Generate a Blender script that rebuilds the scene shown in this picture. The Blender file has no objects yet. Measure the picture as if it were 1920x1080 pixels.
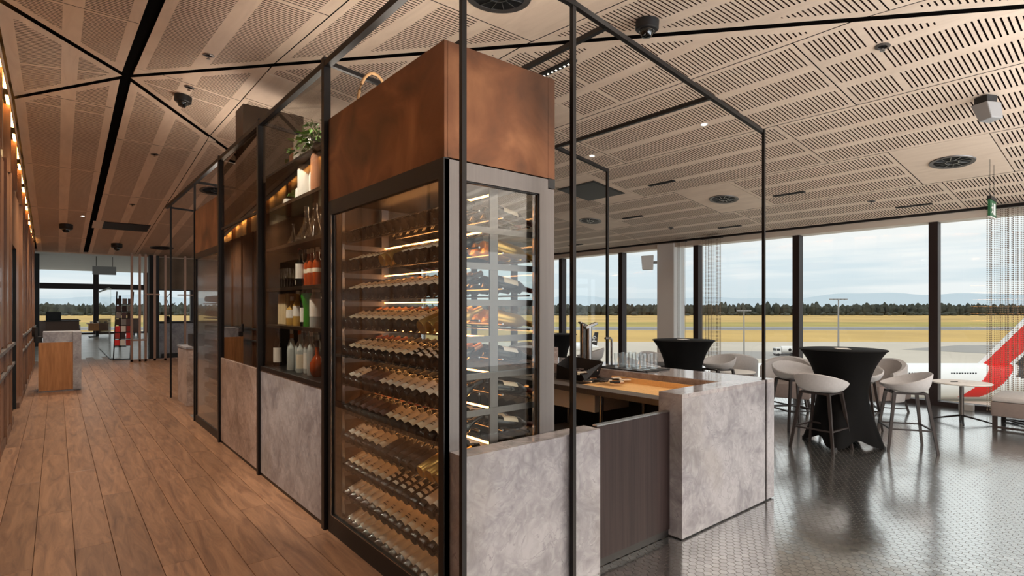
import bpy, bmesh, math, random
import numpy as np
from mathutils import Vector, Matrix
random.seed(7)
R = math.radians
scene = bpy.context.scene
COL = scene.collection

# ------------------------------------------------------------------ camera
FPX, EYE, CX, HY = 1030.0, 1.6, 960.0, 577.0      # focal length in px, eye height, horizon row
TH = math.atan2(CX - 106.0, FPX)                  # yaw right of the corridor axis (+Y)
CT, ST = math.cos(TH), math.sin(TH)
cam_data = bpy.data.cameras.new('camera')
cam_data.sensor_width = 36.0
cam_data.lens = FPX / 1920.0 * 36.0
cam_data.shift_y = (HY - 540.0) / 1920.0
cam_data.clip_end = 30000
cam = bpy.data.objects.new('camera', cam_data)
COL.objects.link(cam)
cam.location = (0, 0, EYE)
cam.rotation_euler = (R(90), 0, -TH)
scene.camera = cam

def ray(px, py):
    r = (px - CX) / FPX
    return (r * CT + ST, -r * ST + CT, (HY - py) / FPX)
def on_z(px, py, z):
    x, y, u = ray(px, py); t = (z - EYE) / u
    return (x * t, y * t, z)
def on_x(px, py, X):
    x, y, u = ray(px, py); t = X / x
    return (X, y * t, EYE + u * t)
def at_depth(px, py, d):                          # d = distance along the viewing axis
    x, y, u = ray(px, py)
    return (x * d, y * d, EYE + u * d)
def depth_pt(lat, d, z):                          # lateral metres, depth metres
    return (lat * CT + d * ST, -lat * ST + d * CT, z)

# ------------------------------------------------------------------ view, world
scene.view_settings.view_transform = 'Standard'
scene.view_settings.look = 'None'
scene.view_settings.gamma = 1.0
scene.view_settings.use_curve_mapping = False
scene.view_settings.exposure = 0.0
try:
    scene.cycles.transparent_max_bounces = 32
    scene.cycles.max_bounces = 10
    scene.cycles.sample_clamp_indirect = 6.0
    scene.cycles.use_denoising = True
except Exception:
    pass

SKY = 1.15
def build_world():
    w = bpy.data.worlds.new('sky'); scene.world = w
    w.use_nodes = True
    nt = w.node_tree; nt.nodes.clear()
    N = nt.nodes.new; L = nt.links.new
    tc = N('ShaderNodeTexCoord'); sep = N('ShaderNodeSeparateXYZ'); L(tc.outputs['Generated'], sep.inputs[0])
    ramp = N('ShaderNodeValToRGB')
    els = ramp.color_ramp.elements
    els[0].position = 0.0; els[0].color = (0.66, 0.74, 0.78, 1)
    els[1].position = 1.0; els[1].color = (0.86, 0.90, 0.95, 1)
    for p, c in ((0.05, (0.70, 0.79, 0.84, 1)), (0.085, (0.71, 0.80, 0.85, 1)), (0.115, (0.88, 0.89, 0.88, 1)), (0.3, (0.91, 0.92, 0.92, 1))):
        e = els.new(p); e.color = c
    L(sep.outputs['Z'], ramp.inputs[0])
    mp = N('ShaderNodeMapping'); mp.inputs['Scale'].default_value = (2.2, 2.2, 26.0)
    L(tc.outputs['Generated'], mp.inputs[0])
    nz = N('ShaderNodeTexNoise'); nz.inputs['Scale'].default_value = 1.6; nz.inputs['Detail'].default_value = 6
    L(mp.outputs[0], nz.inputs['Vector'])
    cr = N('ShaderNodeValToRGB'); cr.color_ramp.elements[0].position = 0.47; cr.color_ramp.elements[1].position = 0.66
    L(nz.outputs['Fac'], cr.inputs[0])
    mul = N('ShaderNodeMath'); mul.operation = 'MULTIPLY'; mul.inputs[1].default_value = 0.7
    L(cr.outputs['Color'], mul.inputs[0])
    mix = N('ShaderNodeMix'); mix.data_type = 'RGBA'
    L(mul.outputs[0], mix.inputs['Factor']); L(ramp.outputs['Color'], mix.inputs['A'])
    mix.inputs['B'].default_value = (0.95, 0.95, 0.94, 1)
    bg = N('ShaderNodeBackground'); bg.inputs['Strength'].default_value = SKY
    out = N('ShaderNodeOutputWorld')
    L(mix.outputs['Result'], bg.inputs['Color']); L(bg.outputs[0], out.inputs[0])
build_world()
# soft sun behind thin cloud, high over the apron
sun_d = bpy.data.lights.new('sun', 'SUN'); sun_d.energy = 1.0; sun_d.angle = R(12); sun_d.color = (1.0, 0.96, 0.9)
sun = bpy.data.objects.new('sun', sun_d); COL.objects.link(sun)
sun.rotation_euler = (R(28), R(-14), 0)

# fill lights added behind the camera for the ceiling and front faces
def area_light(name, loc, rot, sx, sy, power, col=(1, 1, 1)):
    d = bpy.data.lights.new(name, 'AREA'); d.shape = 'RECTANGLE'; d.size = sx; d.size_y = sy; d.energy = power; d.color = col
    o = bpy.data.objects.new(name, d); COL.objects.link(o); o.location = loc; o.rotation_euler = rot; return o
area_light('ceiling_fill_behind', (5.6, -3.0, 2.2), (R(180), 0, 0), 10.0, 4.6, 1150, (0.88, 0.94, 1.0))       # unseen upward panel added to brighten the ceiling
area_light('front_fill_behind', (5.5, -5.8, 1.6), (R(100), 0, 0), 10.5, 2.8, 150, (0.95, 0.97, 1.0))  # added fill panel in place of window daylight from behind

# ------------------------------------------------------------------ materials
MATS = {}
def srgb(r, g, b):
    f = lambda v: (v / 255.0 / 12.92) if v <= 10 else (((v / 255.0) + 0.055) / 1.055) ** 2.4
    return (f(r), f(g), f(b), 1.0)
def mat(name, color, rough=0.5, metal=0.0, spec=0.5, coat=0.0, emit=None, estr=0.0, ior=None, var=0.0, noise=None, noise_amt=0.0, bump=0.0, bump_scale=60.0, sheen=0.0):
    """plain principled surface with optional procedural colour noise, per-object variation and fine bump"""
    m = bpy.data.materials.new(name); m.use_nodes = True
    nt = m.node_tree; p = nt.nodes['Principled BSDF']; N = nt.nodes.new; L = nt.links.new
    p.inputs['Base Color'].default_value = color
    p.inputs['Roughness'].default_value = rough; p.inputs['Metallic'].default_value = metal
    p.inputs['Specular IOR Level'].default_value = spec; p.inputs['Coat Weight'].default_value = coat
    p.inputs['Coat Roughness'].default_value = 0.08
    if ior: p.inputs['IOR'].default_value = ior
    if sheen: p.inputs['Sheen Weight'].default_value = sheen
    if emit: p.inputs['Emission Color'].default_value = emit; p.inputs['Emission Strength'].default_value = estr
    geo = N('ShaderNodeNewGeometry')
    col = None
    if noise:
        mp = N('ShaderNodeMapping'); mp.inputs['Scale'].default_value = noise
        L(geo.outputs['Position'], mp.inputs[0])
        nz = N('ShaderNodeTexNoise'); nz.inputs['Scale'].default_value = 1.0; nz.inputs['Detail'].default_value = 5
        L(mp.outputs[0], nz.inputs['Vector'])
        mr = N('ShaderNodeMapRange'); mr.inputs['From Min'].default_value = 0.3; mr.inputs['From Max'].default_value = 0.7
        mr.inputs['To Min'].default_value = 1 - noise_amt; mr.inputs['To Max'].default_value = 1 + noise_amt
        L(nz.outputs['Fac'], mr.inputs[0]); col = mr.outputs[0]
    if var:
        oi = N('ShaderNodeObjectInfo'); mr = N('ShaderNodeMapRange')
        mr.inputs['To Min'].default_value = 1 - var; mr.inputs['To Max'].default_value = 1 + var
        L(oi.outputs['Random'], mr.inputs[0])
        if col is not None:
            mm = N('ShaderNodeMath'); mm.operation = 'MULTIPLY'; L(col, mm.inputs[0]); L(mr.outputs[0], mm.inputs[1]); col = mm.outputs[0]
        else: col = mr.outputs[0]
    if col is not None:
        vm = N('ShaderNodeVectorMath'); vm.operation = 'SCALE'; vm.inputs[0].default_value = color[:3]
        L(col, vm.inputs['Scale']); L(vm.outputs[0], p.inputs['Base Color'])
    if bump:
        nz = N('ShaderNodeTexNoise'); nz.inputs['Scale'].default_value = bump_scale; nz.inputs['Detail'].default_value = 3
        L(geo.outputs['Position'], nz.inputs['Vector'])
        b = N('ShaderNodeBump'); b.inputs['Strength'].default_value = bump; b.inputs['Distance'].default_value = 0.01
        L(nz.outputs['Fac'], b.inputs['Height']); L(b.outputs[0], p.inputs['Normal'])
    MATS[name] = m
    return m
def wood(name, c1, c2, scale, rough=0.4, var=0.0, coat=0.0, bump=0.1, spec=0.5, local=False):
    m = bpy.data.materials.new(name); m.use_nodes = True
    nt = m.node_tree; p = nt.nodes['Principled BSDF']; N = nt.nodes.new; L = nt.links.new
    geo = N('ShaderNodeNewGeometry'); mp = N('ShaderNodeMapping'); mp.inputs['Scale'].default_value = scale
    oi = N('ShaderNodeObjectInfo')
    add = N('ShaderNodeVectorMath'); add.operation = 'MULTIPLY_ADD'
    comb = N('ShaderNodeCombineXYZ'); L(oi.outputs['Random'], comb.inputs[0]); L(oi.outputs['Random'], comb.inputs[1])
    L(comb.outputs[0], add.inputs[0]); add.inputs[1].default_value = (13.7, 31.3, 0); L(geo.outputs['Position'], add.inputs[2])
    L(add.outputs[0], mp.inputs[0])
    nz = N('ShaderNodeTexNoise'); nz.inputs['Scale'].default_value = 1.0; nz.inputs['Detail'].default_value = 7
    nz.inputs['Roughness'].default_value = 0.65; nz.inputs['Distortion'].default_value = 1.2
    L(mp.outputs[0], nz.inputs['Vector'])
    cr = N('ShaderNodeValToRGB'); cr.color_ramp.elements[0].position = 0.32; cr.color_ramp.elements[1].position = 0.68
    cr.color_ramp.elements[0].color = c1; cr.color_ramp.elements[1].color = c2
    L(nz.outputs['Fac'], cr.inputs[0])
    last = cr.outputs['Color']
    if var:
        mr = N('ShaderNodeMapRange'); mr.inputs['To Min'].default_value = 1 - var; mr.inputs['To Max'].default_value = 1 + var
        L(oi.outputs['Random'], mr.inputs[0])
        vm = N('ShaderNodeVectorMath'); vm.operation = 'SCALE'; L(last, vm.inputs[0]); L(mr.outputs[0], vm.inputs['Scale']); last = vm.outputs[0]
    L(last, p.inputs['Base Color'])
    p.inputs['Roughness'].default_value = rough; p.inputs['Coat Weight'].default_value = coat; p.inputs['Specular IOR Level'].default_value = spec
    if bump:
        b = N('ShaderNodeBump'); b.inputs['Strength'].default_value = bump; b.inputs['Distance'].default_value = 0.005
        L(nz.outputs['Fac'], b.inputs['Height']); L(b.outputs[0], p.inputs['Normal'])
    MATS[name] = m; return m
def marble(name, base, dark, warm, scale=1.0, rough=0.28):
    m = bpy.data.materials.new(name); m.use_nodes = True
    nt = m.node_tree; p = nt.nodes['Principled BSDF']; N = nt.nodes.new; L = nt.links.new
    geo = N('ShaderNodeNewGeometry')
    mp = N('ShaderNodeMapping'); mp.inputs['Scale'].default_value = (scale,) * 3; mp.inputs['Rotation'].default_value = (0.3, 0.5, 0.2)
    L(geo.outputs['Position'], mp.inputs[0])
    n1 = N('ShaderNodeTexNoise'); n1.inputs['Scale'].default_value = 2.2; n1.inputs['Detail'].default_value = 8; n1.inputs['Distortion'].default_value = 1.4
    L(mp.outputs[0], n1.inputs['Vector'])
    # warped coordinates for the cloudy clasts
    mx = N('ShaderNodeVectorMath'); mx.operation = 'MULTIPLY_ADD'; L(n1.outputs['Color'], mx.inputs[0]); mx.inputs[1].default_value = (0.9, 0.9, 0.9); L(mp.outputs[0], mx.inputs[2])
    vo = N('ShaderNodeTexVoronoi'); vo.feature = 'DISTANCE_TO_EDGE'; vo.inputs['Scale'].default_value = 7.5
    L(mx.outputs[0], vo.inputs['Vector'])
    vr = N('ShaderNodeValToRGB'); vr.color_ramp.elements[0].position = 0.0; vr.color_ramp.elements[1].position = 0.05
    vr.color_ramp.elements[0].color = (1, 1, 1, 1); vr.color_ramp.elements[1].color = (0, 0, 0, 1)
    L(vo.outputs['Distance'], vr.inputs[0])
    n3 = N('ShaderNodeTexNoise'); n3.inputs['Scale'].default_value = 9; n3.inputs['Detail'].default_value = 8; n3.inputs['Distortion'].default_value = 2.0
    L(mp.outputs[0], n3.inputs['Vector'])
    sm = N('ShaderNodeMix'); L(n1.outputs['Fac'], sm.inputs['A']); L(n3.outputs['Fac'], sm.inputs['B']); sm.inputs['Factor'].default_value = 0.45
    c0 = N('ShaderNodeValToRGB'); c0.color_ramp.elements[0].position = 0.38; c0.color_ramp.elements[1].position = 0.60
    c0.color_ramp.elements[0].color = dark; c0.color_ramp.elements[1].color = base
    L(sm.outputs['Result'], c0.inputs[0])
    mixA = N('ShaderNodeMix'); mixA.data_type = 'RGBA'; L(c0.outputs['Color'], mixA.inputs['A']); mixA.inputs['B'].default_value = dark
    nr = N('ShaderNodeMapRange'); nr.inputs['From Min'].default_value = 0.42; nr.inputs['From Max'].default_value = 0.68; L(n3.outputs['Fac'], nr.inputs[0])
    ml = N('ShaderNodeMath'); ml.operation = 'MULTIPLY'; L(vr.outputs['Color'], ml.inputs[0]); L(nr.outputs[0], ml.inputs[1]); L(ml.outputs[0], mixA.inputs['Factor'])
    mixB = N('ShaderNodeMix'); mixB.data_type = 'RGBA'; L(mixA.outputs['Result'], mixB.inputs['A']); mixB.inputs['B'].default_value = warm
    n4 = N('ShaderNodeTexNoise'); n4.inputs['Scale'].default_value = 1.3; n4.inputs['Detail'].default_value = 5; L(mp.outputs[0], n4.inputs['Vector'])
    r4 = N('ShaderNodeMapRange'); r4.inputs['From Min'].default_value = 0.52; r4.inputs['From Max'].default_value = 0.75; r4.inputs['To Max'].default_value = 0.6
    L(n4.outputs['Fac'], r4.inputs[0]); L(r4.outputs[0], mixB.inputs['Factor'])
    L(mixB.outputs['Result'], p.inputs['Base Color'])
    p.inputs['Roughness'].default_value = rough
    MATS[name] = m; return m
def copper(name):
    m = bpy.data.materials.new(name); m.use_nodes = True
    nt = m.node_tree; p = nt.nodes['Principled BSDF']; N = nt.nodes.new; L = nt.links.new
    geo = N('ShaderNodeNewGeometry')
    n1 = N('ShaderNodeTexNoise'); n1.inputs['Scale'].default_value = 2.4; n1.inputs['Detail'].default_value = 7; n1.inputs['Distortion'].default_value = 0.8
    L(geo.outputs['Position'], n1.inputs['Vector'])
    cr = N('ShaderNodeValToRGB'); e = cr.color_ramp.elements
    e[0].position = 0.3; e[0].color = srgb(80, 57, 44); e[1].position = 0.75; e[1].color = srgb(154, 108, 76)
    k = e.new(0.5); k.color = srgb(116, 77, 54)
    L(n1.outputs['Fac'], cr.inputs[0]); L(cr.outputs['Color'], p.inputs['Base Color'])
    p.inputs['Metallic'].default_value = 0.75; p.inputs['Roughness'].default_value = 0.42
    MATS[name] = m; return m
def glass(name, tint=(0.93, 0.95, 0.94, 1), refl=1.0, ior=1.45, rough=0.0):
    """thin architectural pane: clear transmission plus fresnel reflection"""
    m = bpy.data.materials.new(name); m.use_nodes = True
    nt = m.node_tree; nt.nodes.clear(); N = nt.nodes.new; L = nt.links.new
    tr = N('ShaderNodeBsdfTransparent'); tr.inputs[0].default_value = tint
    gl = N('ShaderNodeBsdfGlossy'); gl.inputs['Roughness'].default_value = rough; gl.inputs['Color'].default_value = (refl, refl, refl, 1)
    fr = N('ShaderNodeFresnel'); gm = N('ShaderNodeNewGeometry'); mr = N('ShaderNodeMapRange')
    mr.inputs['To Min'].default_value = ior; mr.inputs['To Max'].default_value = 1 / ior      # same reflectance on both faces of the pane
    L(gm.outputs['Backfacing'], mr.inputs[0]); L(mr.outputs[0], fr.inputs['IOR'])
    mx = N('ShaderNodeMixShader'); out = N('ShaderNodeOutputMaterial')
    L(fr.outputs[0], mx.inputs[0]); L(tr.outputs[0], mx.inputs[1]); L(gl.outputs[0], mx.inputs[2]); L(mx.outputs[0], out.inputs[0])
    MATS[name] = m; return m

wood('oak_floor', srgb(104, 74, 56), srgb(156, 118, 90), (14, 1.6, 4), rough=0.36, var=0.13, bump=0.08, coat=0.0)
wood('wall_timber', srgb(104, 70, 48), srgb(146, 104, 74), (10, 10, 0.9), rough=0.32, var=0.12, bump=0.04, coat=0.2)
wood('dark_timber', srgb(34, 25, 25), srgb(58, 45, 44), (34, 34, 0.7), rough=0.5, var=0.05, bump=0.05, spec=0.25)
wood('kiosk_timber', srgb(150, 100, 58), srgb(184, 130, 82), (16, 16, 1.4), rough=0.4, bump=0.04)
wood('pale_timber', srgb(196, 172, 132), srgb(222, 202, 166), (20, 20, 1.2), rough=0.5, bump=0.02)
wood('ceiling_ply', srgb(216, 192, 170), srgb(232, 210, 188), (5, 0.9, 5), rough=0.55, var=0.035, bump=0.0, spec=0.3)
mat('slot_void', srgb(22, 15, 12), 0.9, spec=0.1)
mat('slot_edge', srgb(70, 46, 34), 0.8, spec=0.2)
marble('marble', srgb(170, 169, 174), srgb(124, 122, 128), srgb(148, 140, 128), 1.0)
marble('marble_polished', srgb(184, 181, 184), srgb(136, 132, 137), srgb(154, 146, 134), 1.0, rough=0.07)
MATS['marble_polished'].node_tree.nodes['Principled BSDF'].inputs['Specular IOR Level'].default_value = 1.0
marble('marble_warm', srgb(190, 172, 164), srgb(130, 112, 104), srgb(150, 128, 110), 1.15)
copper('aged_copper')
mat('steel', (0.20, 0.182, 0.172, 1), 0.5, 1.0, noise=(90, 90, 1.5), noise_amt=0.06)
mat('bright_steel', (0.36, 0.35, 0.34, 1), 0.25, 1.0)
mat('bronze', srgb(82, 66, 52), 0.38, 0.85, noise=(3, 3, 3), noise_amt=0.15)
mat('black_steel', srgb(26, 22, 21), 0.42, 0.5)
mat('channel_black', srgb(8, 7, 7), 0.9, spec=0.05)
mat('black_paint', srgb(20, 18, 18), 0.5)
mat('mullion', srgb(44, 34, 34), 0.45, 0.3)
mat('brass', srgb(128, 100, 84), 0.36, 0.8)
mat('white_paint', srgb(226, 224, 220), 0.6)
mat('column_paint', srgb(222, 218, 214), 0.6)
mat('soffit_paint', srgb(214, 200, 184), 0.6)
mat('grey_plastic', srgb(150, 148, 146), 0.5)
mat('tile', (0.80, 0.83, 0.83, 1), 0.16, 0.97, spec=0.5, var=0.10)
mat('grout', srgb(104, 100, 96), 0.8)
mat('stone_floor', srgb(176, 172, 164), 0.25, noise=(2, 2, 2), noise_amt=0.1)
mat('sub_floor', srgb(60, 48, 42), 0.8)
glass('clear_glass')
glass('window_glass', (0.96, 0.975, 0.97, 1))
glass('end_glass', (0.96, 0.975, 0.97, 1), refl=0.15)
glass('case_glass', (0.94, 0.95, 0.94, 1), refl=0.45)
glass('smoked_glass', (0.62, 0.56, 0.50, 1))
glass('frosted_glass', (0.80, 0.80, 0.78, 1), rough=0.12)
mat('wine_glass_dark', srgb(14, 14, 12), 0.08, spec=0.6)
mat('cream_label', srgb(226, 212, 190), 0.6, var=0.1)
mat('white_label', srgb(232, 226, 218), 0.6, var=0.06)
mat('dark_label', srgb(60, 44, 42), 0.6, var=0.15)
mat('purple_label', srgb(96, 76, 78), 0.6, var=0.1)
mat('print_ink', srgb(60, 48, 44), 0.6)
mat('gold_foil', srgb(196, 160, 92), 0.28, 0.7, var=0.12)
mat('red_capsule', srgb(96, 44, 34), 0.35, 0.4, var=0.2)
mat('copper_capsule', srgb(168, 116, 84), 0.35, 0.5, var=0.2)
mat('amber_liquor', srgb(150, 60, 22), 0.06, spec=0.6, var=0.2)
mat('golden_liquor', srgb(190, 150, 80), 0.06, spec=0.6, var=0.15)
mat('clear_bottle', srgb(168, 172, 170), 0.05, spec=0.8, var=0.12)
mat('green_bottle', srgb(46, 140, 30), 0.12, spec=0.6)
mat('red_label', srgb(168, 50, 44), 0.5)
mat('orange_label', srgb(206, 106, 52), 0.5)
mat('led_amber', srgb(255, 190, 110), 0.5, emit=srgb(255, 170, 96), estr=12.0)
mat('led_warm', srgb(255, 226, 180), 0.5, emit=srgb(255, 186, 104), estr=24.0)
mat('case_fill_glow', srgb(255, 226, 190), 0.5, emit=srgb(255, 214, 170), estr=9.0)
mat('lamp_white', srgb(255, 250, 240), 0.5, emit=srgb(255, 244, 226), estr=14.0)
mat('spandex', srgb(8, 8, 9), 0.7, spec=0.12)
mat('stool_fabric', srgb(186, 187, 190), 0.85, noise=(40, 40, 40), noise_amt=0.05)
mat('stool_leg', srgb(42, 34, 32), 0.45)
mat('taupe_fabric', srgb(124, 113, 109), 0.85, noise=(30, 30, 30), noise_amt=0.05)
mat('grey_fabric', srgb(180, 178, 178), 0.85, noise=(30, 30, 30), noise_amt=0.05)
mat('leather_brown', srgb(92, 68, 56), 0.5)
mat('ceramic_white', srgb(226, 222, 216), 0.4)
mat('terracotta', srgb(184, 124, 88), 0.7)
mat('leaf', srgb(92, 132, 48), 0.5, var=0.25)
mat('wicker', srgb(176, 136, 92), 0.7)
mat('orange_mat', srgb(248, 200, 134), 0.45, noise=(60, 60, 60), noise_amt=0.06)
mat('exit_green', srgb(28, 92, 56), 0.4)
mat('concrete', srgb(196, 186, 170), 0.8, noise=(0.03, 0.03, 0.03), noise_amt=0.08)
mat('tarmac', srgb(150, 146, 140), 0.8, noise=(0.02, 0.02, 0.02), noise_amt=0.1)
mat('dry_grass', srgb(196, 162, 92), 0.9, noise=(0.012, 0.012, 0.012), noise_amt=0.18)
mat('green_grass', srgb(166, 150, 76), 0.9, noise=(0.02, 0.02, 0.02), noise_amt=0.15)
mat('forest', srgb(70, 72, 64), 0.95, spec=0.1, noise=(0.05, 0.05, 0.08), noise_amt=0.35)
mat('hills_haze_tint', srgb(186, 200, 208), 0.95, spec=0.05)  # haze of distance put into the base colour
mat('plane_white', srgb(240, 240, 238), 0.35)
mat('plane_red', srgb(226, 34, 28), 0.4)
mat('plane_dark', srgb(54, 50, 52), 0.4)
mat('plane_green', srgb(40, 120, 62), 0.4)
mat('window_dark', srgb(40, 44, 52), 0.2)
mat('bead_metal', srgb(150, 132, 112), 0.3, 0.8)

# ------------------------------------------------------------------ mesh helpers
class MB:
    def __init__(s): s.v = []; s.f = []; s.m = []; s.mats = []
    def mi(s, m):
        if m is None: return 0
        if m not in s.mats: s.mats.append(m)
        return s.mats.index(m)
    def add(s, vs, fs, m=None):
        o = len(s.v); k = s.mi(m)
        s.v += [tuple(p) for p in vs]
        s.f += [tuple(i + o for i in f) for f in fs]; s.m += [k] * len(fs)
        return s
    def box(s, x0, y0, z0, x1, y1, z1, m=None):
        return s.add([(x0, y0, z0), (x1, y0, z0), (x1, y1, z0), (x0, y1, z0), (x0, y0, z1), (x1, y0, z1), (x1, y1, z1), (x0, y1, z1)],
                     [(0, 3, 2, 1), (4, 5, 6, 7), (0, 1, 5, 4), (1, 2, 6, 5), (2, 3, 7, 6), (3, 0, 4, 7)], m)
    def bar(s, a, b, w, h=None, m=None, up=(0, 0, 1), w2=None):
        """square bar between two points, tapering to w2"""
        a, b = Vector(a), Vector(b); h = h or w
        d = (b - a).normalized(); u = Vector(up)
        if abs(d.dot(u)) > 0.98: u = Vector((1, 0, 0))
        sx = d.cross(u).normalized(); sy = sx.cross(d).normalized()
        k = (w2 / w) if w2 else 1.0
        vs = []
        for p, q in ((a, 1.0), (b, k)):
            for i, j in ((-1, -1), (1, -1), (1, 1), (-1, 1)): vs.append(p + sx * (i * w / 2 * q) + sy * (j * h / 2 * q))
        return s.add(vs, [(0, 1, 2, 3), (7, 6, 5, 4), (0, 4, 5, 1), (1, 5, 6, 2), (2, 6, 7, 3), (3, 7, 4, 0)], m)
    def tube(s, pts, r, n=8, m=None, cap=True, r2=None):
        pts = [Vector(p) for p in pts]; k = len(pts); vs = []; fs = []
        for i, p in enumerate(pts):
            d = (pts[min(i + 1, k - 1)] - pts[max(i - 1, 0)]).normalized()
            u = Vector((0, 0, 1)) if abs(d.z) < 0.95 else Vector((1, 0, 0))
            a = d.cross(u).normalized(); b = a.cross(d).normalized()
            rr = r if r2 is None else r + (r2 - r) * i / (k - 1)
            for j in range(n):
                t = 2 * math.pi * j / n; vs.append(p + a * (math.cos(t) * rr) + b * (math.sin(t) * rr))
        for i in range(k - 1):
            for j in range(n):
                q = (j + 1) % n; fs.append((i * n + j, i * n + q, (i + 1) * n + q, (i + 1) * n + j))
        if cap: fs += [tuple(range(n))[::-1], tuple((k - 1) * n + j for j in range(n))]
        return s.add(vs, fs, m)
    def lathe(s, prof, n=16, c=(0, 0, 0), m=None, ax='z', t0=0.0, t1=2 * math.pi, cap=True):
        full = abs(t1 - t0) > 6.28; k = n if full else n + 1; vs = []; fs = []
        for r, h in prof:
            for j in range(k):
                t = t0 + (t1 - t0) * j / n; x, y = r * math.cos(t), r * math.sin(t)
                p = (x, y, h) if ax == 'z' else ((h, x, y) if ax == 'x' else (x, h, y))
                vs.append((c[0] + p[0], c[1] + p[1], c[2] + p[2]))
        for i in range(len(prof) - 1):
            for j in range(n):
                q = (j + 1) % k
                fs.append((i * k + j, i * k + q, (i + 1) * k + q, (i + 1) * k + j))
        if cap and full:
            if prof[0][0] > 1e-5: fs.append(tuple(range(k))[::-1])
            if prof[-1][0] > 1e-5: fs.append(tuple((len(prof) - 1) * k + j for j in range(k)))
        return s.add(vs, fs, m)
    def prism(s, poly, h0, h1, m=None, fn=None):
        """extrude a plan polygon between h0 and h1; fn maps (u, v, h) to a point"""
        fn = fn or (lambda u, v, h: (u, v, h)); n = len(poly)
        vs = [fn(u, v, h0) for u, v in poly] + [fn(u, v, h1) for u, v in poly]
        fs = [tuple(range(n))[::-1], tuple(range(n, 2 * n))] + [(i, (i + 1) % n, n + (i + 1) % n, n + i) for i in range(n)]
        return s.add(vs, fs, m)
    def mesh(s, name, default=None, smooth=False, bevel=0.0, bseg=2):
        me = bpy.data.meshes.new(name)
        me.from_pydata(s.v, [], s.f)
        names = s.mats or [default]
        for k in names:
            me.materials.append(MATS[k if k else default])
        if len(names) > 1: me.polygons.foreach_set('material_index', s.m)
        if bevel or smooth:
            bm = bmesh.new(); bm.from_mesh(me)
            bmesh.ops.recalc_face_normals(bm, faces=bm.faces)
            if bevel:
                es = [e for e in bm.edges if len(e.link_faces) == 2 and e.calc_face_angle(0) > 0.6]
                bmesh.ops.bevel(bm, geom=es, offset=bevel, segments=bseg, affect='EDGES', profile=0.5, clamp_overlap=True)
            bm.to_mesh(me); bm.free()
        if smooth:
            me.polygons.foreach_set('use_smooth', [True] * len(me.polygons))
            try: me.set_sharp_from_angle(angle=R(42))
            except Exception: pass
        me.update()
        return me
    def build(s, name, m=None, parent=None, loc=(0, 0, 0), rotz=0.0, smooth=False, bevel=0.0, bseg=2):
        return link(name, s.mesh(name, m, smooth, bevel, bseg), parent, loc, rotz)
def link(name, me, parent=None, loc=(0, 0, 0), rotz=0.0):
    o = bpy.data.objects.new(name, me); COL.objects.link(o)
    o.parent = parent; o.location = loc
    if rotz: o.rotation_euler = (0, 0, rotz)
    return o
def tag(o, label, cat, group=None):
    o['label'] = label; o['category'] = cat
    if group: o['group'] = group
    return o
def thing(name, label, cat, loc=(0, 0, 0), rotz=0.0, group=None):
    return tag(link(name, None, None, loc, rotz), label, cat, group)
def struct(o, label=None):
    o['kind'] = 'structure'
    if label: o['label'] = label
    return o
def stuff(o): o['kind'] = 'stuff'; return o
def copy_thing(root, loc, rotz=None, label=None, group=None):
    r = root.copy(); COL.objects.link(r); r.location = loc
    if rotz is not None: r.rotation_euler = (0, 0, rotz)
    if label: r['label'] = label
    if group: r['group'] = group
    for ch in list(root.children):
        c = ch.copy(); COL.objects.link(c); c.parent = r
        for g in list(ch.children):
            d = g.copy(); COL.objects.link(d); d.parent = c
    return r

# ================================================================== CEILING
# a shallow folded pyramid of slotted plywood panels, apex over the corridor
SX, SY, SZ = 0.653, 8.125, 4.411
KX, KF, KB = 0.123, 0.08, 0.10
CX0, CX1, CY0, CY1 = -0.42, 10.93, -6.0, 20.3
def zceil(x, y): return SZ - max(KX * abs(x - SX), KF * (SY - y), KB * (y - SY))
def clip(poly, a, b, c):
    """keep a*x + b*y <= c"""
    out = []
    for i in range(len(poly)):
        p, q = poly[i], poly[(i + 1) % len(poly)]
        dp, dq = a * p[0] + b * p[1] - c, a * q[0] + b * q[1] - c
        if dp <= 0: out.append(p)
        if (dp < 0 < dq) or (dq < 0 < dp):
            t = dp / (dp - dq); out.append((p[0] + t * (q[0] - p[0]), p[1] + t * (q[1] - p[1])))
    return out
def area(poly): return 0.5 * abs(sum(poly[i][0] * poly[(i + 1) % len(poly)][1] - poly[(i + 1) % len(poly)][0] * poly[i][1] for i in range(len(poly))))
# half planes of each facet: list of (a, b, c) with unit normals
def hp(a, b, px, py):
    n = math.hypot(a, b); a, b = a / n, b / n
    return (a, b, a * px + b * py)
FR, BK = KX / KF, KX / KB
FACETS = {
    'front_right': [hp(FR, 1, SX, SY), hp(-1, 0, SX + 0.0, SY)],
    'front_left': [hp(-FR, 1, SX, SY), hp(1, 0, SX, SY)],
    'back_right': [hp(BK, -1, SX, SY), hp(-1, 0, SX, SY)],
    'back_left': [hp(-BK, -1, SX, SY), hp(1, 0, SX, SY)],
    'right': [hp(-FR, -1, SX, SY), hp(-BK, 1, SX, SY)],
    'left': [hp(FR, -1, SX, SY), hp(BK, 1, SX, SY)],
}
def zfacet(f, x, y):
    if f.startswith('front'): return SZ - KF * (SY - y)
    if f.startswith('back'): return SZ - KB * (y - SY)
    return SZ - KX * abs(x - SX)
XE = [CX0, SX, 1.83, 3.39, 4.90, 6.40, 7.90, 9.40, CX1]
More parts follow.
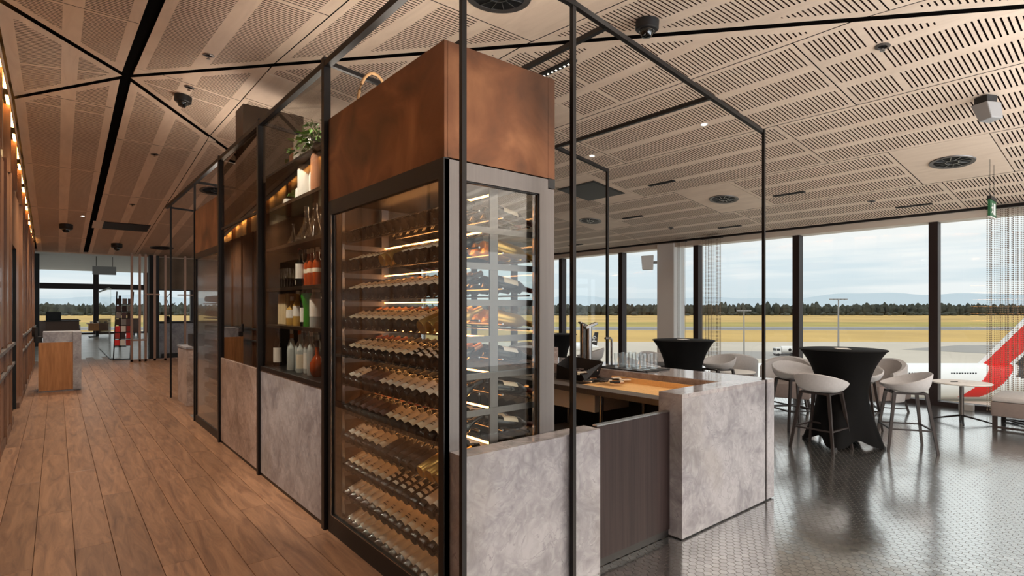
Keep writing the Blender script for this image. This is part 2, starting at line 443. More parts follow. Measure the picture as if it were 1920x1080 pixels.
# joints across each panel row; (y, 'plain') marks a plain panel that starts there
def joints(first, step=3.0):
    ys = []; y = first
    while y > CY0: y -= step
    while y < CY1 + step: ys.append(y); y += step
    return ys
YJ = [joints(6.18), joints(4.69), joints(3.80), joints(1.39), joints(2.11), joints(2.93), joints(1.30), joints(2.05)]
YJ[1] = sorted(YJ[1] + [10.35, 13.6, 16.8]); YJ[1] = [y for y in YJ[1] if y < 8 or y in (10.35, 13.6, 16.8)] + [20.4]
# plain panels (ranges) per row
PLAIN = {2: [(2.30, 3.80), (6.58, 7.53)], 3: [(4.55, 5.5)], 5: [(5.9, 6.8)], 6: [(1.30, 2.26), (4.36, 5.32), (7.36, 8.32)]}
for k, rs in PLAIN.items():
    for a, b in rs:
        YJ[k] = [y for y in YJ[k] if not (a - 0.5 < y < b + 0.5)] + [a, b]
    YJ[k].sort()
PITCH, SLOT = 0.040, 0.0130
ceiling = MB()
for f, hs in FACETS.items():
    poly = [(CX0 - 0.05, CY0), (CX1 + 0.05, CY0), (CX1 + 0.05, CY1), (CX0 - 0.05, CY1)]
    for h in hs: poly = clip(poly, *h)
    ceiling.add([(x, y, zfacet(f, x, y) + 0.06) for x, y in poly], [tuple(range(len(poly)))])
ceiling_o = struct(ceiling.build('ceiling', 'slot_void'))
def strips(i):
    x0, x1 = XE[i], XE[i + 1]; w = x1 - x0
    if i < 2:
        m = 0.11; g = 0.15; s = (w - 2 * m - g) / 2
        return [(x0 + m, x0 + m + s), (x1 - m - s, x1 - m)]
    s = 0.378; g = (w - 3 * s) / 3.0
    return [(x0 + g / 2 + k * (s + g), x0 + g / 2 + k * (s + g) + s) for k in range(3)]
def xrange_at(poly, y):
    xs = []
    n = len(poly)
    for i in range(n):
        (x0, y0), (x1, y1) = poly[i], poly[(i + 1) % n]
        if abs(y1 - y0) < 1e-9:
            if abs(y - y0) < 1e-6: xs += [x0, x1]
            continue
        t = (y - y0) / (y1 - y0)
        if -1e-6 <= t <= 1 + 1e-6: xs.append(x0 + t * (x1 - x0))
    return (min(xs), max(xs)) if xs else None
def slotted_panel(f, poly, inner, sts, plain):
    mb = MB(); Z = lambda x, y, h=0.0: (x, y, zfacet(f, x, y) + h)
    if plain or len(inner) < 3:
        n = len(poly)
        mb.add([Z(x, y) for x, y in poly] + [Z(x, y, 0.02) for x, y in poly], [tuple(range(n))[::-1]] + [(i, (i + 1) % n, n + (i + 1) % n, n + i) for i in range(n)], 'ceiling_ply')
        return mb
    ys = [p[1] for p in poly]; y0, y1 = min(ys), max(ys)
    iy = [p[1] for p in inner]; iy0, iy1 = min(iy), max(iy)
    lv = set(ys); k = math.floor(y0 / PITCH)
    slots = []
    while k * PITCH < y1:
        a, b = k * PITCH, k * PITCH + SLOT
        if a > iy0 and b < iy1 and not any(a < yy < b for yy in ys):
            lv.add(a); lv.add(b); slots.append(a)
        k += 1
    sl = set(slots); lv = sorted(lv)
    for a, b in zip(lv[:-1], lv[1:]):
        if b - a < 1e-6: continue
        ra, rb = xrange_at(poly, a), xrange_at(poly, b)
        if not ra or not rb: continue
        cuts = []
        if a in sl:
            ri = xrange_at(inner, (a + b) / 2)
            for s0, s1 in sts:
                c0, c1 = max(s0, ri[0]), min(s1, ri[1])
                if c1 - c0 > 0.02: cuts.append((c0, c1))
        la, lb = ra[0], rb[0]
        for c0, c1 in cuts:
            mb.add([Z(la, a), Z(c0, a), Z(c0, b), Z(lb, b)], [(3, 2, 1, 0)], 'ceiling_ply')
            mb.add([Z(c0, a), Z(c1, a), Z(c1, a, 0.03), Z(c0, a, 0.03)], [(0, 1, 2, 3)], 'slot_edge')
            mb.add([Z(c0, b), Z(c1, b), Z(c1, b, 0.03), Z(c0, b, 0.03)], [(3, 2, 1, 0)], 'slot_edge')
            la, lb = c1, c1
        mb.add([Z(la, a), Z(ra[1], a), Z(rb[1], b), Z(lb, b)], [(3, 2, 1, 0)], 'ceiling_ply')
    return mb
for i in range(8):
    for a, b in zip(YJ[i][:-1], YJ[i][1:]):
        plain = any(abs(a - p) < 1e-4 and abs(b - q) < 1e-4 for p, q in PLAIN.get(i, []))
        for f, hs in FACETS.items():
            poly = [(XE[i] + 0.006, max(a, CY0) + 0.006), (XE[i + 1] - 0.006, max(a, CY0) + 0.006), (XE[i + 1] - 0.006, min(b, CY1) - 0.006), (XE[i] + 0.006, min(b, CY1) - 0.006)]
            if poly[2][1] - poly[0][1] < 0.05: continue
            inner = [(XE[i] + 0.02, poly[0][1] + 0.03), (XE[i + 1] - 0.02, poly[0][1] + 0.03), (XE[i + 1] - 0.02, poly[2][1] - 0.03), (XE[i] + 0.02, poly[2][1] - 0.03)]
            for (ha, hb, hc) in hs:
                g = 0.055 if abs(hb) < 1e-6 else 0.034
                poly = clip(poly, ha, hb, hc - g) if len(poly) > 2 else []
                inner = clip(inner, ha, hb, hc - g - 0.09) if len(inner) > 2 else []
            if len(poly) < 3 or area(poly) < 0.004: continue
            if len(inner) < 3 or area(inner) < 0.02: inner = []
            slotted_panel(f, poly, inner, strips(i), plain).build('ceiling_panel', None, ceiling_o)
# dark track channel along the corridor spine
tr = MB(); tr.bar((SX, -4, zfacet('front', 0, -4) + 0.045), (SX, SY, SZ + 0.045), 0.10, 0.02); tr.bar((SX, SY, SZ + 0.045), (SX, CY1, zfacet('back', 0, CY1) + 0.045), 0.10, 0.02)
tr.build('spine_channel', 'channel_black', ceiling_o)
# bulkhead edge over the windows: pale soffit band and black shadow gap
trim = MB(); zc = zfacet('right', CX1, 0)
trim.box(10.95, CY0, zc - 0.035, 11.0, 20.3, zc + 0.06, 'black_paint')
trim.box(11.0, CY0, 3.005, 11.35, 20.3, zc + 0.06, 'soffit_paint')
struct(trim.build('trim_1'))
# roof slab that closes the building above the ceiling
roof = MB(); roof.box(-1.2, CY0 - 0.2, 4.62, 11.6, 20.6, 4.75); struct(roof.build('roof_slab', 'sub_floor'))

# ================================================================== FLOORS
sub = MB(); sub.box(-1.2, CY0, -0.30, 1.52, 20.6, -0.028)
floor = struct(sub.build('floor', 'sub_floor'))
PW, PLEN = 0.2055, 2.2
pm = MB(); pm.box(0.0012, 0.001, -0.028, PW - 0.0012, PLEN - 0.001, 0.0)
plank_me = pm.mesh('plank', 'oak_floor', bevel=0.0015, bseg=1)
for k in range(-3, 7):
    x = 0.092 + PW * k
    y = 0.4 - random.random() * PLEN
    while y < 20.4:
        o = link('plank', plank_me, floor, (x, y, 0)); y += PLEN
for k in range(7, 16):                                # the boards widen out past the podium
    x = 0.092 + PW * k; y = 9.4 + random.random() * 0.0
    while y < 19.4:
        o = link('plank', plank_me, floor, (x, y, 0.0)); y += PLEN
gf = MB(); gf.box(1.52, CY0, -0.30, 11.2, 20.6, -0.0015)
tile_floor = struct(gf.build('floor_tiled', 'grout'))
far_floor = MB(); far_floor.box(-8, 20.6, -0.3, 14, 46, -0.002); struct(far_floor.build('floor_lounge', 'stone_floor'))
# hexagonal mosaic, every tile a low prism with a slightly different tilt
HP = 0.052; HR = (HP - 0.003) / math.sqrt(3)
def px_of(X, Y):
    r = X * CT - Y * ST; d = X * ST + Y * CT
    return (CX + FPX * r / d if d > 0.3 else 1e9), d
pts = []
rowh = HP * math.sqrt(3) / 2
ny0, ny1 = int(-0.8 / HP), int(12.0 / HP)
for j in range(int(1.55 / rowh), int(11.1 / rowh)):
    X = j * rowh
    for i in range(ny0, ny1):
        Y = i * HP + (HP / 2 if j % 2 else 0)
        p, d = px_of(X, Y)
        if p > 2900 or p < 1000 or d > 10.5: continue
        if 1.5 < X < 4.62 and (2.275 if 2.52 < X < 3.31 else 2.215) < Y < 7.0: continue      # under the bar
        pts.append((d, X, Y))
pts.sort()
def in_view(d, X, Y):
    p, dd = px_of(X, Y); return p < 1920 and HY + FPX * EYE / d < 1080
vis = [t for t in pts if in_view(*t)]
near = set(vis[:300])
ang = [R(60 * k) for k in range(6)]                         # flat sides across Y pitch
hexm = MB()
hexm.add([(HR * math.cos(a), HR * math.sin(a), 0.0) for a in ang], [tuple(range(6))], 'tile')
hexm.add([(HR * math.cos(a), HR * math.sin(a), h) for h in (0.0, -0.004) for a in ang], [(k, 6 + k, 6 + (k + 1) % 6, (k + 1) % 6) for k in range(6)], 'grout')
hex_me = hexm.mesh('tile')
for d, X, Y in vis[:300]:
    o = link('tile', hex_me, tile_floor, (X, Y, 0.0))
    o.rotation_euler = (random.gauss(0, 0.004), random.gauss(0, 0.004), 0)
rest = [t for t in pts if t not in near]
n = len(rest)
xy = np.array([(t[1], t[2]) for t in rest]); rng = np.random.default_rng(3)
tilt = rng.normal(0, 0.004, (n, 2))
hx = np.array([(HR * math.cos(a), HR * math.sin(a)) for a in ang])
V = np.zeros((n, 12, 3))
V[:, :6, 0] = xy[:, None, 0] + hx[None, :, 0]; V[:, :6, 1] = xy[:, None, 1] + hx[None, :, 1]
V[:, :6, 2] = tilt[:, None, 0] * hx[None, :, 0] + tilt[:, None, 1] * hx[None, :, 1]
V[:, 6:, :] = V[:, :6, :]; V[:, 6:, 2] = -0.004
top = np.arange(6); side = np.array([(k, 6 + k, 6 + (k + 1) % 6, (k + 1) % 6) for k in range(6)])
base = (np.arange(n) * 12)[:, None]
me = bpy.data.meshes.new('mosaic_tiles')
me.vertices.add(n * 12); me.vertices.foreach_set('co', V.ravel())
loops = np.concatenate([base + top[None, :], base + side.reshape(1, -1)], axis=1)       # 6 + 24 per tile
me.loops.add(n * 30); me.loops.foreach_set('vertex_index', loops.ravel().astype(np.int32))
starts = (np.arange(n) * 30)[:, None] + np.array([0, 6, 10, 14, 18, 22, 26])[None, :]
me.polygons.add(n * 7); me.polygons.foreach_set('loop_start', starts.ravel().astype(np.int32))
me.update(calc_edges=True); me.validate(); me.shade_flat(); me.materials.append(MATS['tile']); me.materials.append(MATS['grout'])
mi_ = np.ones((n, 7), dtype=np.int32); mi_[:, 0] = 0; me.polygons.foreach_set('material_index', mi_.ravel()); me.update()
stuff(link('mosaic_tiles', me, tile_floor))

# ================================================================== LEFT CORRIDOR WALL
WX = -0.46
lw = MB(); lw.box(-0.80, CY0, 0, WX - 0.03, 10.35, 3.36); lw.box(-0.80, 11.7, 0, WX - 0.03, 20.3, 3.36); lw.box(-0.80, 10.35, 2.52, WX - 0.03, 11.7, 3.36)
lw.box(-1.2, CY0, 0, -1.1, 20.3, 4.6); lw.box(-1.1, CY0, 3.28, -0.80, 20.3, 3.36)
wall_left = struct(lw.build('wall_left', 'wall_timber'))
dv = MB(); dv.box(-1.05, 10.4, 0, -1.0, 11.65, 2.5); dv.box(-1.0, 10.36, 0, WX - 0.03, 10.40, 2.52); dv.box(-1.0, 11.66, 0, WX - 0.03, 11.70, 2.52)
struct(dv.build('door_1', 'black_paint'))
y = 1.0; bays = []
while y < 20.0:
    b = y + 0.95
    if not (y < 11.7 and b > 10.35): bays.append((y, b))
    elif y < 10.35: bays.append((y, 10.33))
    y += 0.97
for a, b in bays:
    if b - a < 0.2: continue
    for z0, z1 in ((0.10, 0.80), (0.87, 1.07), (1.15, 3.30)):
        p = MB(); p.box(WX - 0.03, a + 0.05, z0, WX - 0.012, b - 0.05, z1); p.build('wall_panel', 'wall_timber', wall_left, bevel=0.004, bseg=1)
    bt = MB(); bt.box(WX - 0.03, a - 0.035, 0.0, WX + 0.012, a + 0.035, 3.36); bt.build('batten', 'wall_timber', wall_left)
    rl = MB(); rl.box(WX - 0.03, a + 0.03, 1.085, WX + 0.02, b, 1.125); rl.box(WX - 0.03, a + 0.03, 0.815, WX + 0.015, b, 0.85); rl.build('dado_rail', 'steel', wall_left)
bb = MB(); bb.box(WX - 0.03, 1.0, 0, WX + 0.006, 10.33, 0.09); bb.box(WX - 0.03, 11.72, 0, WX + 0.006, 20.0, 0.09); struct(bb.build('baseboard_left', 'brass'))
# cove: brackets and warm light strips above the panelling
y = 2.0; n = 0
y = 0.55
while y < 18.2:
    zz = zceil(-0.42, y)
    br = MB(); br.box(-0.60, y + 0.39, 3.36, WX - 0.0, y + 0.51, max(3.40, zz - 0.04)); br.build('cove_bracket', 'wall_timber', wall_left)
    y += 1.45
y = 1.0
while y < 18.0:
    cp = MB(); cp.add([(-0.53, y + 0.06, 3.362), (-0.53, y + 1.39, 3.362), (-0.53, y + 1.39, zceil(-0.42, y + 1.39) + 0.02), (-0.53, y + 0.06, zceil(-0.42, y + 0.06) + 0.02)], [(0, 1, 2, 3)]); cp.build('cove_board', 'pale_timber', wall_left); y += 1.45
lp = MB(); lp.bar((-0.445, 1.0, zceil(-0.42, 1.0) - 0.042), (-0.445, SY - 1.6, zceil(-0.42, SY - 1.6) - 0.042), 0.008, 0.09); lp.bar((-0.445, SY - 1.6, zceil(-0.42, SY - 1.6) - 0.042), (-0.445, SY + 1.3, zceil(-0.42, SY + 1.3) - 0.042), 0.008, 0.09); lp.bar((-0.445, SY + 1.3, zceil(-0.42, SY + 1.3) - 0.042), (-0.445, 18.4, zceil(-0.42, 18.4) - 0.042), 0.008, 0.09); lp.build('strip_shield_lip', 'ceiling_ply', wall_left)  # added lip that keeps the strips out of the glass reflections
cove = thing('cove_light', 'row of warm light strips hidden in the cove above the timber wall', 'light', (0, 0, 0))
y = 2.1
while y < 19.0:
    za_, zb2 = zceil(-0.42, y) - 0.015, zceil(-0.42, y + 1.15) - 0.015
    st = MB(); st.bar((-0.482, y, za_), (-0.482, y + 1.15, zb2), 0.03, 0.012); st.build('light_strip', 'led_warm', cove); y += 1.45

# ================================================================== WINDOW WALL (right)
GX = 11.15
MY = [-4.02, -1.84, 0.35, 2.525, 4.70, 6.87, 9.02, 11.18, 13.34, 15.5, 17.66, 19.8]
for k in range(len(MY) - 1):
    w = MB()
    if k == 5: w.box(GX - 0.006, MY[k] + 0.06, 0.07, GX + 0.006, 7.38, 3.01); w.box(GX - 0.006, 7.84, 0.07, GX + 0.006, MY[k + 1] - 0.06, 3.01)
    else: w.box(GX - 0.006, MY[k] + 0.06, 0.07, GX + 0.006, MY[k + 1] - 0.06, 3.01)
    wo = struct(w.build('window_%d' % (k + 1), 'window_glass'))
    fr = MB(); fr.box(GX - 0.09, MY[k] - 0.062, 0, GX + 0.09, MY[k] + 0.062, 3.02); fr.build('mullion', 'mullion', wo)
    sl = MB()
    if k == 5: sl.box(GX - 0.10, MY[k] + 0.062, 0, GX + 0.08, 7.38, 0.075); sl.box(GX - 0.10, 7.84, 0, GX + 0.08, MY[k + 1] - 0.062, 0.075)
    else: sl.box(GX - 0.10, MY[k] + 0.062, 0, GX + 0.08, MY[k + 1] - 0.062, 0.075); sl.build('window_sill', 'mullion', wo)
col = MB(); col.box(10.97, 7.38, 0, 11.42, 7.84, 3.10); struct(col.build('column', 'column_paint', bevel=0.01))

# ================================================================== END OF THE CORRIDOR
GY = 42.0
ew = MB(); ew.box(-8, 20.6, 3.84, 14, GY + 0.4, 3.95); struct(ew.build('ceiling_lounge', 'white_paint'))
bh = MB(); bh.box(-1.2, 20.3, zceil(SX, 20.3) - 0.02, 11.3, 20.42, 4.7); struct(bh.build('trim_2', 'soffit_paint'))
EX = [-8, -5.2, -2.6, -0.9, 1.85, 4.4, 7.0, 9.6, 12.2]
for k in range(len(EX) - 1):
    w = MB(); w.box(EX[k] + 0.08, GY - 0.008, 0.1, EX[k + 1] - 0.08, GY + 0.008, 3.84)
    wo = struct(w.build('window_%d' % (k + 20), 'end_glass'))
    fr = MB(); fr.box(EX[k] - 0.13, GY - 0.15, 0, EX[k] + 0.13, GY + 0.15, 3.84); fr.build('mullion', 'mullion', wo)
    t = MB(); t.box(EX[k] + 0.13, GY - 0.10, 2.72, EX[k + 1] - 0.13, GY + 0.10, 3.05); t.build('transom', 'mullion', wo)
    t = MB(); t.box(EX[k] + 0.13, GY - 0.10, 0, EX[k + 1] - 0.13, GY + 0.10, 0.1); t.build('window_sill', 'mullion', wo)
# big dark structural post left of the end windows, and the side glazing of the lounge
sp = MB(); sp.box(-0.95, 30.0, 0, -0.55, 30.4, 3.84); struct(sp.build('column_lounge', 'black_paint'))
sg = MB()
for k in range(5):
    y0 = 21.2 + 4.0 * k
    w = MB(); w.box(-1.0, y0 + 0.06, 0.1, -0.985, y0 + 3.94, 3.84); wo = struct(w.build('window_%d' % (k + 40), 'window_glass'))
    f = MB(); f.box(-1.06, y0 - 0.06, 0, -0.92, y0 + 0.06, 3.84); f.build('mullion', 'mullion', wo)
    f = MB(); f.box(-1.04, y0 + 0.06, 2.75, -0.94, y0 + 3.94, 2.95); f.build('transom', 'mullion', wo)

# ================================================================== STEEL FRAME over the bar
FX = 1.505
fr = thing('steel_canopy_frame', 'slender black steel frame of posts and rails standing around the bar', 'frame', (0, 0, 0))
PS = 0.026
def post(x, y, z1, w=PS, z0=0.0, par=fr):
    m = MB(); m.box(x - w / 2, y - w / 2, z0, x + w / 2, y + w / 2, z1); return m.build('post', 'black_steel', par)
def rail(a, b, w=0.03, h=None, par=fr):
    m = MB(); m.bar(a, b, w, h or w); return m.build('rail', 'black_steel', par)
ZT = 3.41
zr = lambda X: ZT - 0.035 if X < 2.25 else ZT - 0.06 - 0.1195 * (X - 2.25)
FY = 2.185
post(FX, FY, zr(1.5))
post(2.262, FY, zr(2.25))
post(4.515, FY - 0.01, zr(4.52), 0.022)
rail((FX - 0.02, FY, zr(1.5) - 0.02), (2.262, FY, zr(2.25) - 0.02))
rail((2.262, FY, zr(2.25) - 0.02), (4.53, FY, zr(4.52) - 0.02))
rail((FX, FY, ZT - 0.055), (FX, 11.42, ZT - 0.03), 0.045)                       # long rail over the corridor side
for y in (3.93, 5.61, 7.27): post(FX, y, ZT, 0.05)
post(FX, 8.85, ZT); post(FX + 0.06, 11.4, ZT)
rail((2.55, FY, zr(2.55) - 0.02), (2.55, 5.2, zr(2.55) - 0.02))
rail((3.72, FY, zr(3.72) - 0.02), (3.72, 3.82, zr(3.72) - 0.02))
rail((3.72, 3.82, zr(3.72) - 0.02), (4.52, 3.86, zr(4.5) - 0.02))
post(4.52, 3.86, zr(4.5), 0.024)
rail((FX, 3.93, ZT - 0.03), (2.55, 3.93, ZT - 0.14))
rail((2.05, 3.0, zr(2.2) - 0.03), (2.05, 4.5, zr(2.2) - 0.03))
for y in (5.61, 7.27): rail((FX, y, ZT - 0.03), (2.6, y, ZT - 0.15))
rail((FX, 8.85, ZT - 0.03), (2.3, 8.85, ZT - 0.06)); rail((FX + 0.06, 11.4, ZT - 0.03), (2.6, 11.4, ZT - 0.08))

# ================================================================== WINE CABINET by the camera
X0, X1, Y0, Y1 = 1.505, 2.278, 2.35, 3.88
wc = thing('wine_cabinet', 'tall glazed wine cabinet under the copper bulkhead, nearest the camera', 'cabinet', (0, 0, 0))
def part(name, m, par, *boxes, bevel=0.0, smooth=False):
    b = MB()
    for bx in boxes: b.box(*bx)
    return b.build(name, m, par, bevel=bevel, smooth=smooth)
part('plinth', 'black_paint', wc, (X0, Y0, 0, X1, Y1, 0.03))
door = part('door_frame', 'black_paint', wc, (X0 - 0.004, Y0 + 0.05, 0.0, X0 + 0.03, Y1, 0.13), (X0 - 0.004, Y1 - 0.055, 0.13, X0 + 0.03, Y1, 2.36), (X0 - 0.004, Y0 + 0.05, 2.26, X0 + 0.03, Y1 - 0.055, 2.36), (X0 - 0.004, Y0 + 0.0, 0.0, X0 + 0.03, Y0 + 0.05, 2.36))
part('edge_trim', 'bright_steel', door, (X0 - 0.006, Y0 + 0.05, 0.127, X0 + 0.0, Y1 - 0.055, 0.133), (X0 - 0.006, Y1 - 0.061, 0.13, X0, Y1 - 0.055, 2.26))
part('side_glass', 'clear_glass', wc, (X0 + 0.008, Y0 + 0.05, 0.13, X0 + 0.012, Y1 - 0.055, 2.26))
part('corner_post', 'steel', wc, (X0 + 0.002, Y0, 0.0, 1.612, Y0 + 0.05, 2.355))
part('head_band', 'steel', wc, (1.612, Y0, 2.262, 2.157, Y0 + 0.045, 2.355))
part('corner_post', 'steel', wc, (2.157, Y0, 0.0, 2.224, Y0 + 0.05, 2.355))
part('hinge_post', 'steel', wc, (2.228, Y0 + 0.005, 0.0, 2.278, Y0 + 0.05, 2.30)); part('hinge_post', 'steel', wc, (2.228, Y1 - 0.05, 0, 2.278, Y1, 2.30))
part('hinge', 'black_paint', wc, (2.228, Y0 + 0.0, 2.305, 2.28, Y0 + 0.05, 2.36))
part('front_glass', 'clear_glass', wc, (1.612, Y0 + 0.02, 0.03, 2.157, Y0 + 0.024, 2.262))
part('gasket', 'black_paint', wc, (2.150, Y0 + 0.010, 0.03, 2.157, Y0 + 0.04, 2.262), (1.612, Y0 + 0.01, 2.255, 2.157, Y0 + 0.04, 2.262))
part('end_glass', 'clear_glass', wc, (2.262, Y0 + 0.05, 0.13, 2.266, Y1 - 0.05, 2.28))
part('back_panel', 'bronze', wc, (X0 + 0.03, Y1 - 0.03, 0.03, 2.228, Y1 - 0.01, 2.36))
part('cabinet_top', 'black_paint', wc, (X0 + 0.03, Y0 + 0.045, 2.34, X1, Y1, 2.358))
# chrome rack: uprights and eleven shelves
XM = 1.895
for y in (Y0 + 0.10, Y1 - 0.10):
    part('rack_upright', 'steel', wc, (XM - 0.028, y - 0.006, 0.03, XM + 0.028, y + 0.006, 2.33))
    part('rack_upright', 'bright_steel', wc, (X0 + 0.055, y - 0.012, 0.03, X0 + 0.075, y + 0.012, 2.30)); part('rack_upright', 'bright_steel', wc, (2.20, y - 0.012, 0.03, 2.22, y + 0.012, 2.30))
ROWZ = [2.058 - 0.2015 * k for k in range(11)]
YA, YB = Y0 + 0.09, Y1 - 0.11
for k, z in enumerate(ROWZ):
    for x, dz in ((1.60, 0.000), (1.79, 0.075), (1.955, 0.054), (2.155, 0.016)):
        s = MB(); s.tube([(x, YA, z + dz), (x, YB, z + dz)], 0.006, 6); sh = s.build('shelf_rail', 'bright_steel', wc, smooth=True)
    for y in (YA, YB):
        part('shelf_bracket', 'steel', wc, (1.575, y - 0.003, z - 0.045, 2.215, y + 0.003, z - 0.010))
    if k < 10:
        part('led_strip', 'led_amber', wc, (XM - 0.009, YA + 0.02, z + 0.178, XM + 0.009, YB, z + 0.185))

# ---- wine bottles (axis along +x from the base at the origin)
BL, BR_ = 0.30, 0.0375
def wine_mesh(name, r=BR_, l=BL, body='wine_glass_dark', caps='red_capsule', whole=False, label=None):
    pr = [(0.0, 0.012), (r * 0.7, 0.004), (r * 0.93, 0.0), (r, 0.008), (r, l * 0.60), (r * 0.82, l * 0.68), (r * 0.48, l * 0.76), (r * 0.40, l * 0.82), (r * 0.39, l * 0.93)]
    m = MB(); m.lathe(pr, 14, ax='x', m=body)
    if whole:
        m.lathe([(r * 0.41, l * 0.80), (r * 0.41, l), (0, l)], 10, ax='x', m=caps)
        if label: m.lathe([(r * 1.012, l * 0.16), (r * 1.012, l * 0.52)], 10, ax='x', m=label, t0=R(10), t1=R(170))
    return m.mesh(name, None, smooth=True)
me_body = wine_mesh('bottle_body')
def cap_mesh(c): return MB().lathe([(BR_ * 0.43, BL * 0.79), (BR_ * 0.43, BL * 0.99), (BR_ * 0.3, BL), (0, BL)], 10, ax='x', m=c).mesh('capsule', None, smooth=True)
def lab_mesh(c, a=0.14, b=0.54, ink=True):
    m = MB(); m.lathe([(BR_ * 1.015, BL * a), (BR_ * 1.015, BL * b)], 12, ax='x', m=c, t0=R(5), t1=R(175))
    if ink:
        m.lathe([(BR_ * 1.03, BL * (a + 0.13)), (BR_ * 1.03, BL * (a + 0.15))], 6, ax='x', m='print_ink', t0=R(55), t1=R(125))
        m.lathe([(BR_ * 1.03, BL * (a + 0.20)), (BR_ * 1.03, BL * (a + 0.215))], 6, ax='x', m='print_ink', t0=R(65), t1=R(115))
    return m.mesh('bottle_label', None, smooth=True)
caps = {c: cap_mesh(c) for c in ('red_capsule', 'copper_capsule', 'black_paint', 'gold_foil')}
labs = {'cream': lab_mesh('cream_label'), 'white': lab_mesh('white_label'), 'dark': lab_mesh('dark_label'), 'purple': lab_mesh('purple_label'), 'plain': lab_mesh('white_label', ink=False)}
# two-band printed label
m = MB()
for a in (0.15, 0.27, 0.39): m.lathe([(BR_ * 1.015, BL * a), (BR_ * 1.015, BL * (a + 0.07))], 10, ax='x', m='white_label', t0=R(40), t1=R(140))
labs['banded'] = m.mesh('bottle_label', None, smooth=True)
foil_me = wine_mesh('foil_bottle', 0.041, 0.30, 'gold_foil', 'gold_foil', True)
back_me = {'cream': wine_mesh('bottle_back', whole=True, label='cream_label'), 'white': wine_mesh('bottle_back', whole=True, caps='black_paint', label='white_label'), 'gold': foil_me}
# kinds along each row, from the far end towards the camera
ROWS = [['cream'] * 14,
        ['cream'] * 6 + ['gold'] * 2 + ['white'] * 6,
        ['cream'] * 7 + ['white'] * 7,
        ['cream'] * 11 + ['gold'] * 3,
        ['cream'] * 9 + ['banded'] * 5,
        ['white'] * 2 + ['purple'] * 3 + ['white'] * 9,
        ['dark'] * 2 + ['purple'] * 4 + ['cream'] * 8,
        ['white'] * 2 + ['cream'] * 4 + ['dark'] * 5 + ['gold'] * 3,
        ['cream'] * 6 + ['banded'] * 5 + ['plain'] * 3,
        ['plain'] * 5 + ['cream'] * 9,
        ['plain'] * 14]
ORD = ['top', 'second', 'third', 'fourth', 'fifth', 'sixth', 'seventh', 'eighth', 'ninth', 'tenth', 'lowest']
DESC = {'cream': 'dark wine bottle with a cream label', 'white': 'dark wine bottle with a white printed label', 'dark': 'dark wine bottle with a near-black label', 'purple': 'dark wine bottle with a dull purple label',
        'plain': 'dark wine bottle with a blank white label', 'banded': 'dark wine bottle with three narrow white bands', 'gold': 'gold foil-wrapped champagne bottle'}
TILT = R(10.5); RISE = R(-21)
for k, row in enumerate(ROWS):
    n = len(row); z = ROWZ[k]
    for i, kind in enumerate(row):
        y = YB - 0.05 - (YB - YA - 0.10) * i / (n - 1)
        g = '%s bottles on the %s rack' % (kind, ORD[k])
        lb = DESC[kind] + ' on the %s rack of the nearest cabinet' % ORD[k]
        if kind == 'gold':
            o = link('champagne_bottle', foil_me, None, (1.560, y, z + 0.036))
        else:
            o = link('wine_bottle', me_body, None, (1.562, y, z + 0.033))
            link('bottle_label', labs[kind], o)
            link('capsule', caps[('copper_capsule', 'red_capsule', 'black_paint')[(k + (i // 5)) % 3] if kind != 'white' else 'black_paint'], o)
        o.rotation_euler = (random.uniform(-0.12, 0.12), RISE, random.uniform(-0.02, 0.02)); tag(o, lb, 'bottle', g)
    if k < 10:
        for i in range(12):
            y = YB - 0.05 - (YB - YA - 0.10) * i / 11.0
            kind = 'gold' if (k == 3 and i > 7) or (k == 1 and i > 8) else ('cream' if (i + k) % 3 else 'white')
            o = link('wine_bottle' if kind != 'gold' else 'champagne_bottle', back_me[kind], None, (1.927, y, z + 0.10))
            o.rotation_euler = (random.uniform(-0.3, 0.3), TILT, 0)
            tag(o, {'gold': 'gold foil-wrapped champagne bottle', 'cream': 'cream-labelled wine bottle', 'white': 'white-labelled wine bottle'}[kind] + ' behind the front row on the %s rack' % ORD[k], 'bottle', 'rear %s bottles on the %s rack' % (kind, ORD[k]))

# ---- copper bulkhead over the wine cabinet
cb = thing('copper_bulkhead', 'aged copper box above the nearest wine cabinet', 'bulkhead', (0, 0, 2.362))
Z1 = 0.592
part('side_sheet', 'aged_copper', cb, (X0, Y0 + 0.0, 0, X0 + 0.02, Y1, Z1))
part('front_sheet', 'aged_copper', cb, (1.612, Y0, 0, 2.224, Y0 + 0.02, Z1))
part('corner_sheet', 'aged_copper', cb, (X0 + 0.02, Y0 - 0.001, 0, 1.610, Y0 + 0.02, Z1), bevel=0.002)
part('corner_sheet', 'aged_copper', cb, (2.226, Y0 + 0.0, 0, 2.278, Y0 + 0.02, Z1), (2.258, Y0 + 0.02, 0, 2.278, Y1, Z1))
part('top_sheet', 'bronze', cb, (X0 + 0.02, Y0 + 0.02, Z1 - 0.03, 2.258, Y1, Z1 - 0.01))
for uy in (2.75, 3.5):
    area_light('ceiling_fill', (1.95, uy, 2.95), (R(180), 0, 0), 0.35, 0.5, 7, (1.0, 0.9, 0.78))  # added on top of the box to brighten the ceiling, out of sight
# wicker basket on top, its hooped handle showing
bk = thing('wicker_basket', 'wicker basket with a tall hooped handle on top of the copper bulkhead', 'basket', (1.78, 3.72, 2.945))
b = MB(); b.lathe([(0.10, 0.0), (0.12, 0.05), (0.13, 0.10), (0.115, 0.10), (0.10, 0.02), (0, 0.015)], 18); b.build('bowl', 'wicker', bk, smooth=True)
b = MB(); b.tube([(0.125 * math.cos(t), 0.0, 0.09 + 0.27 * math.sin(t)) for t in np.linspace(0, math.pi, 15)], 0.011, 7); b.build('handle', 'wicker', bk, smooth=True)

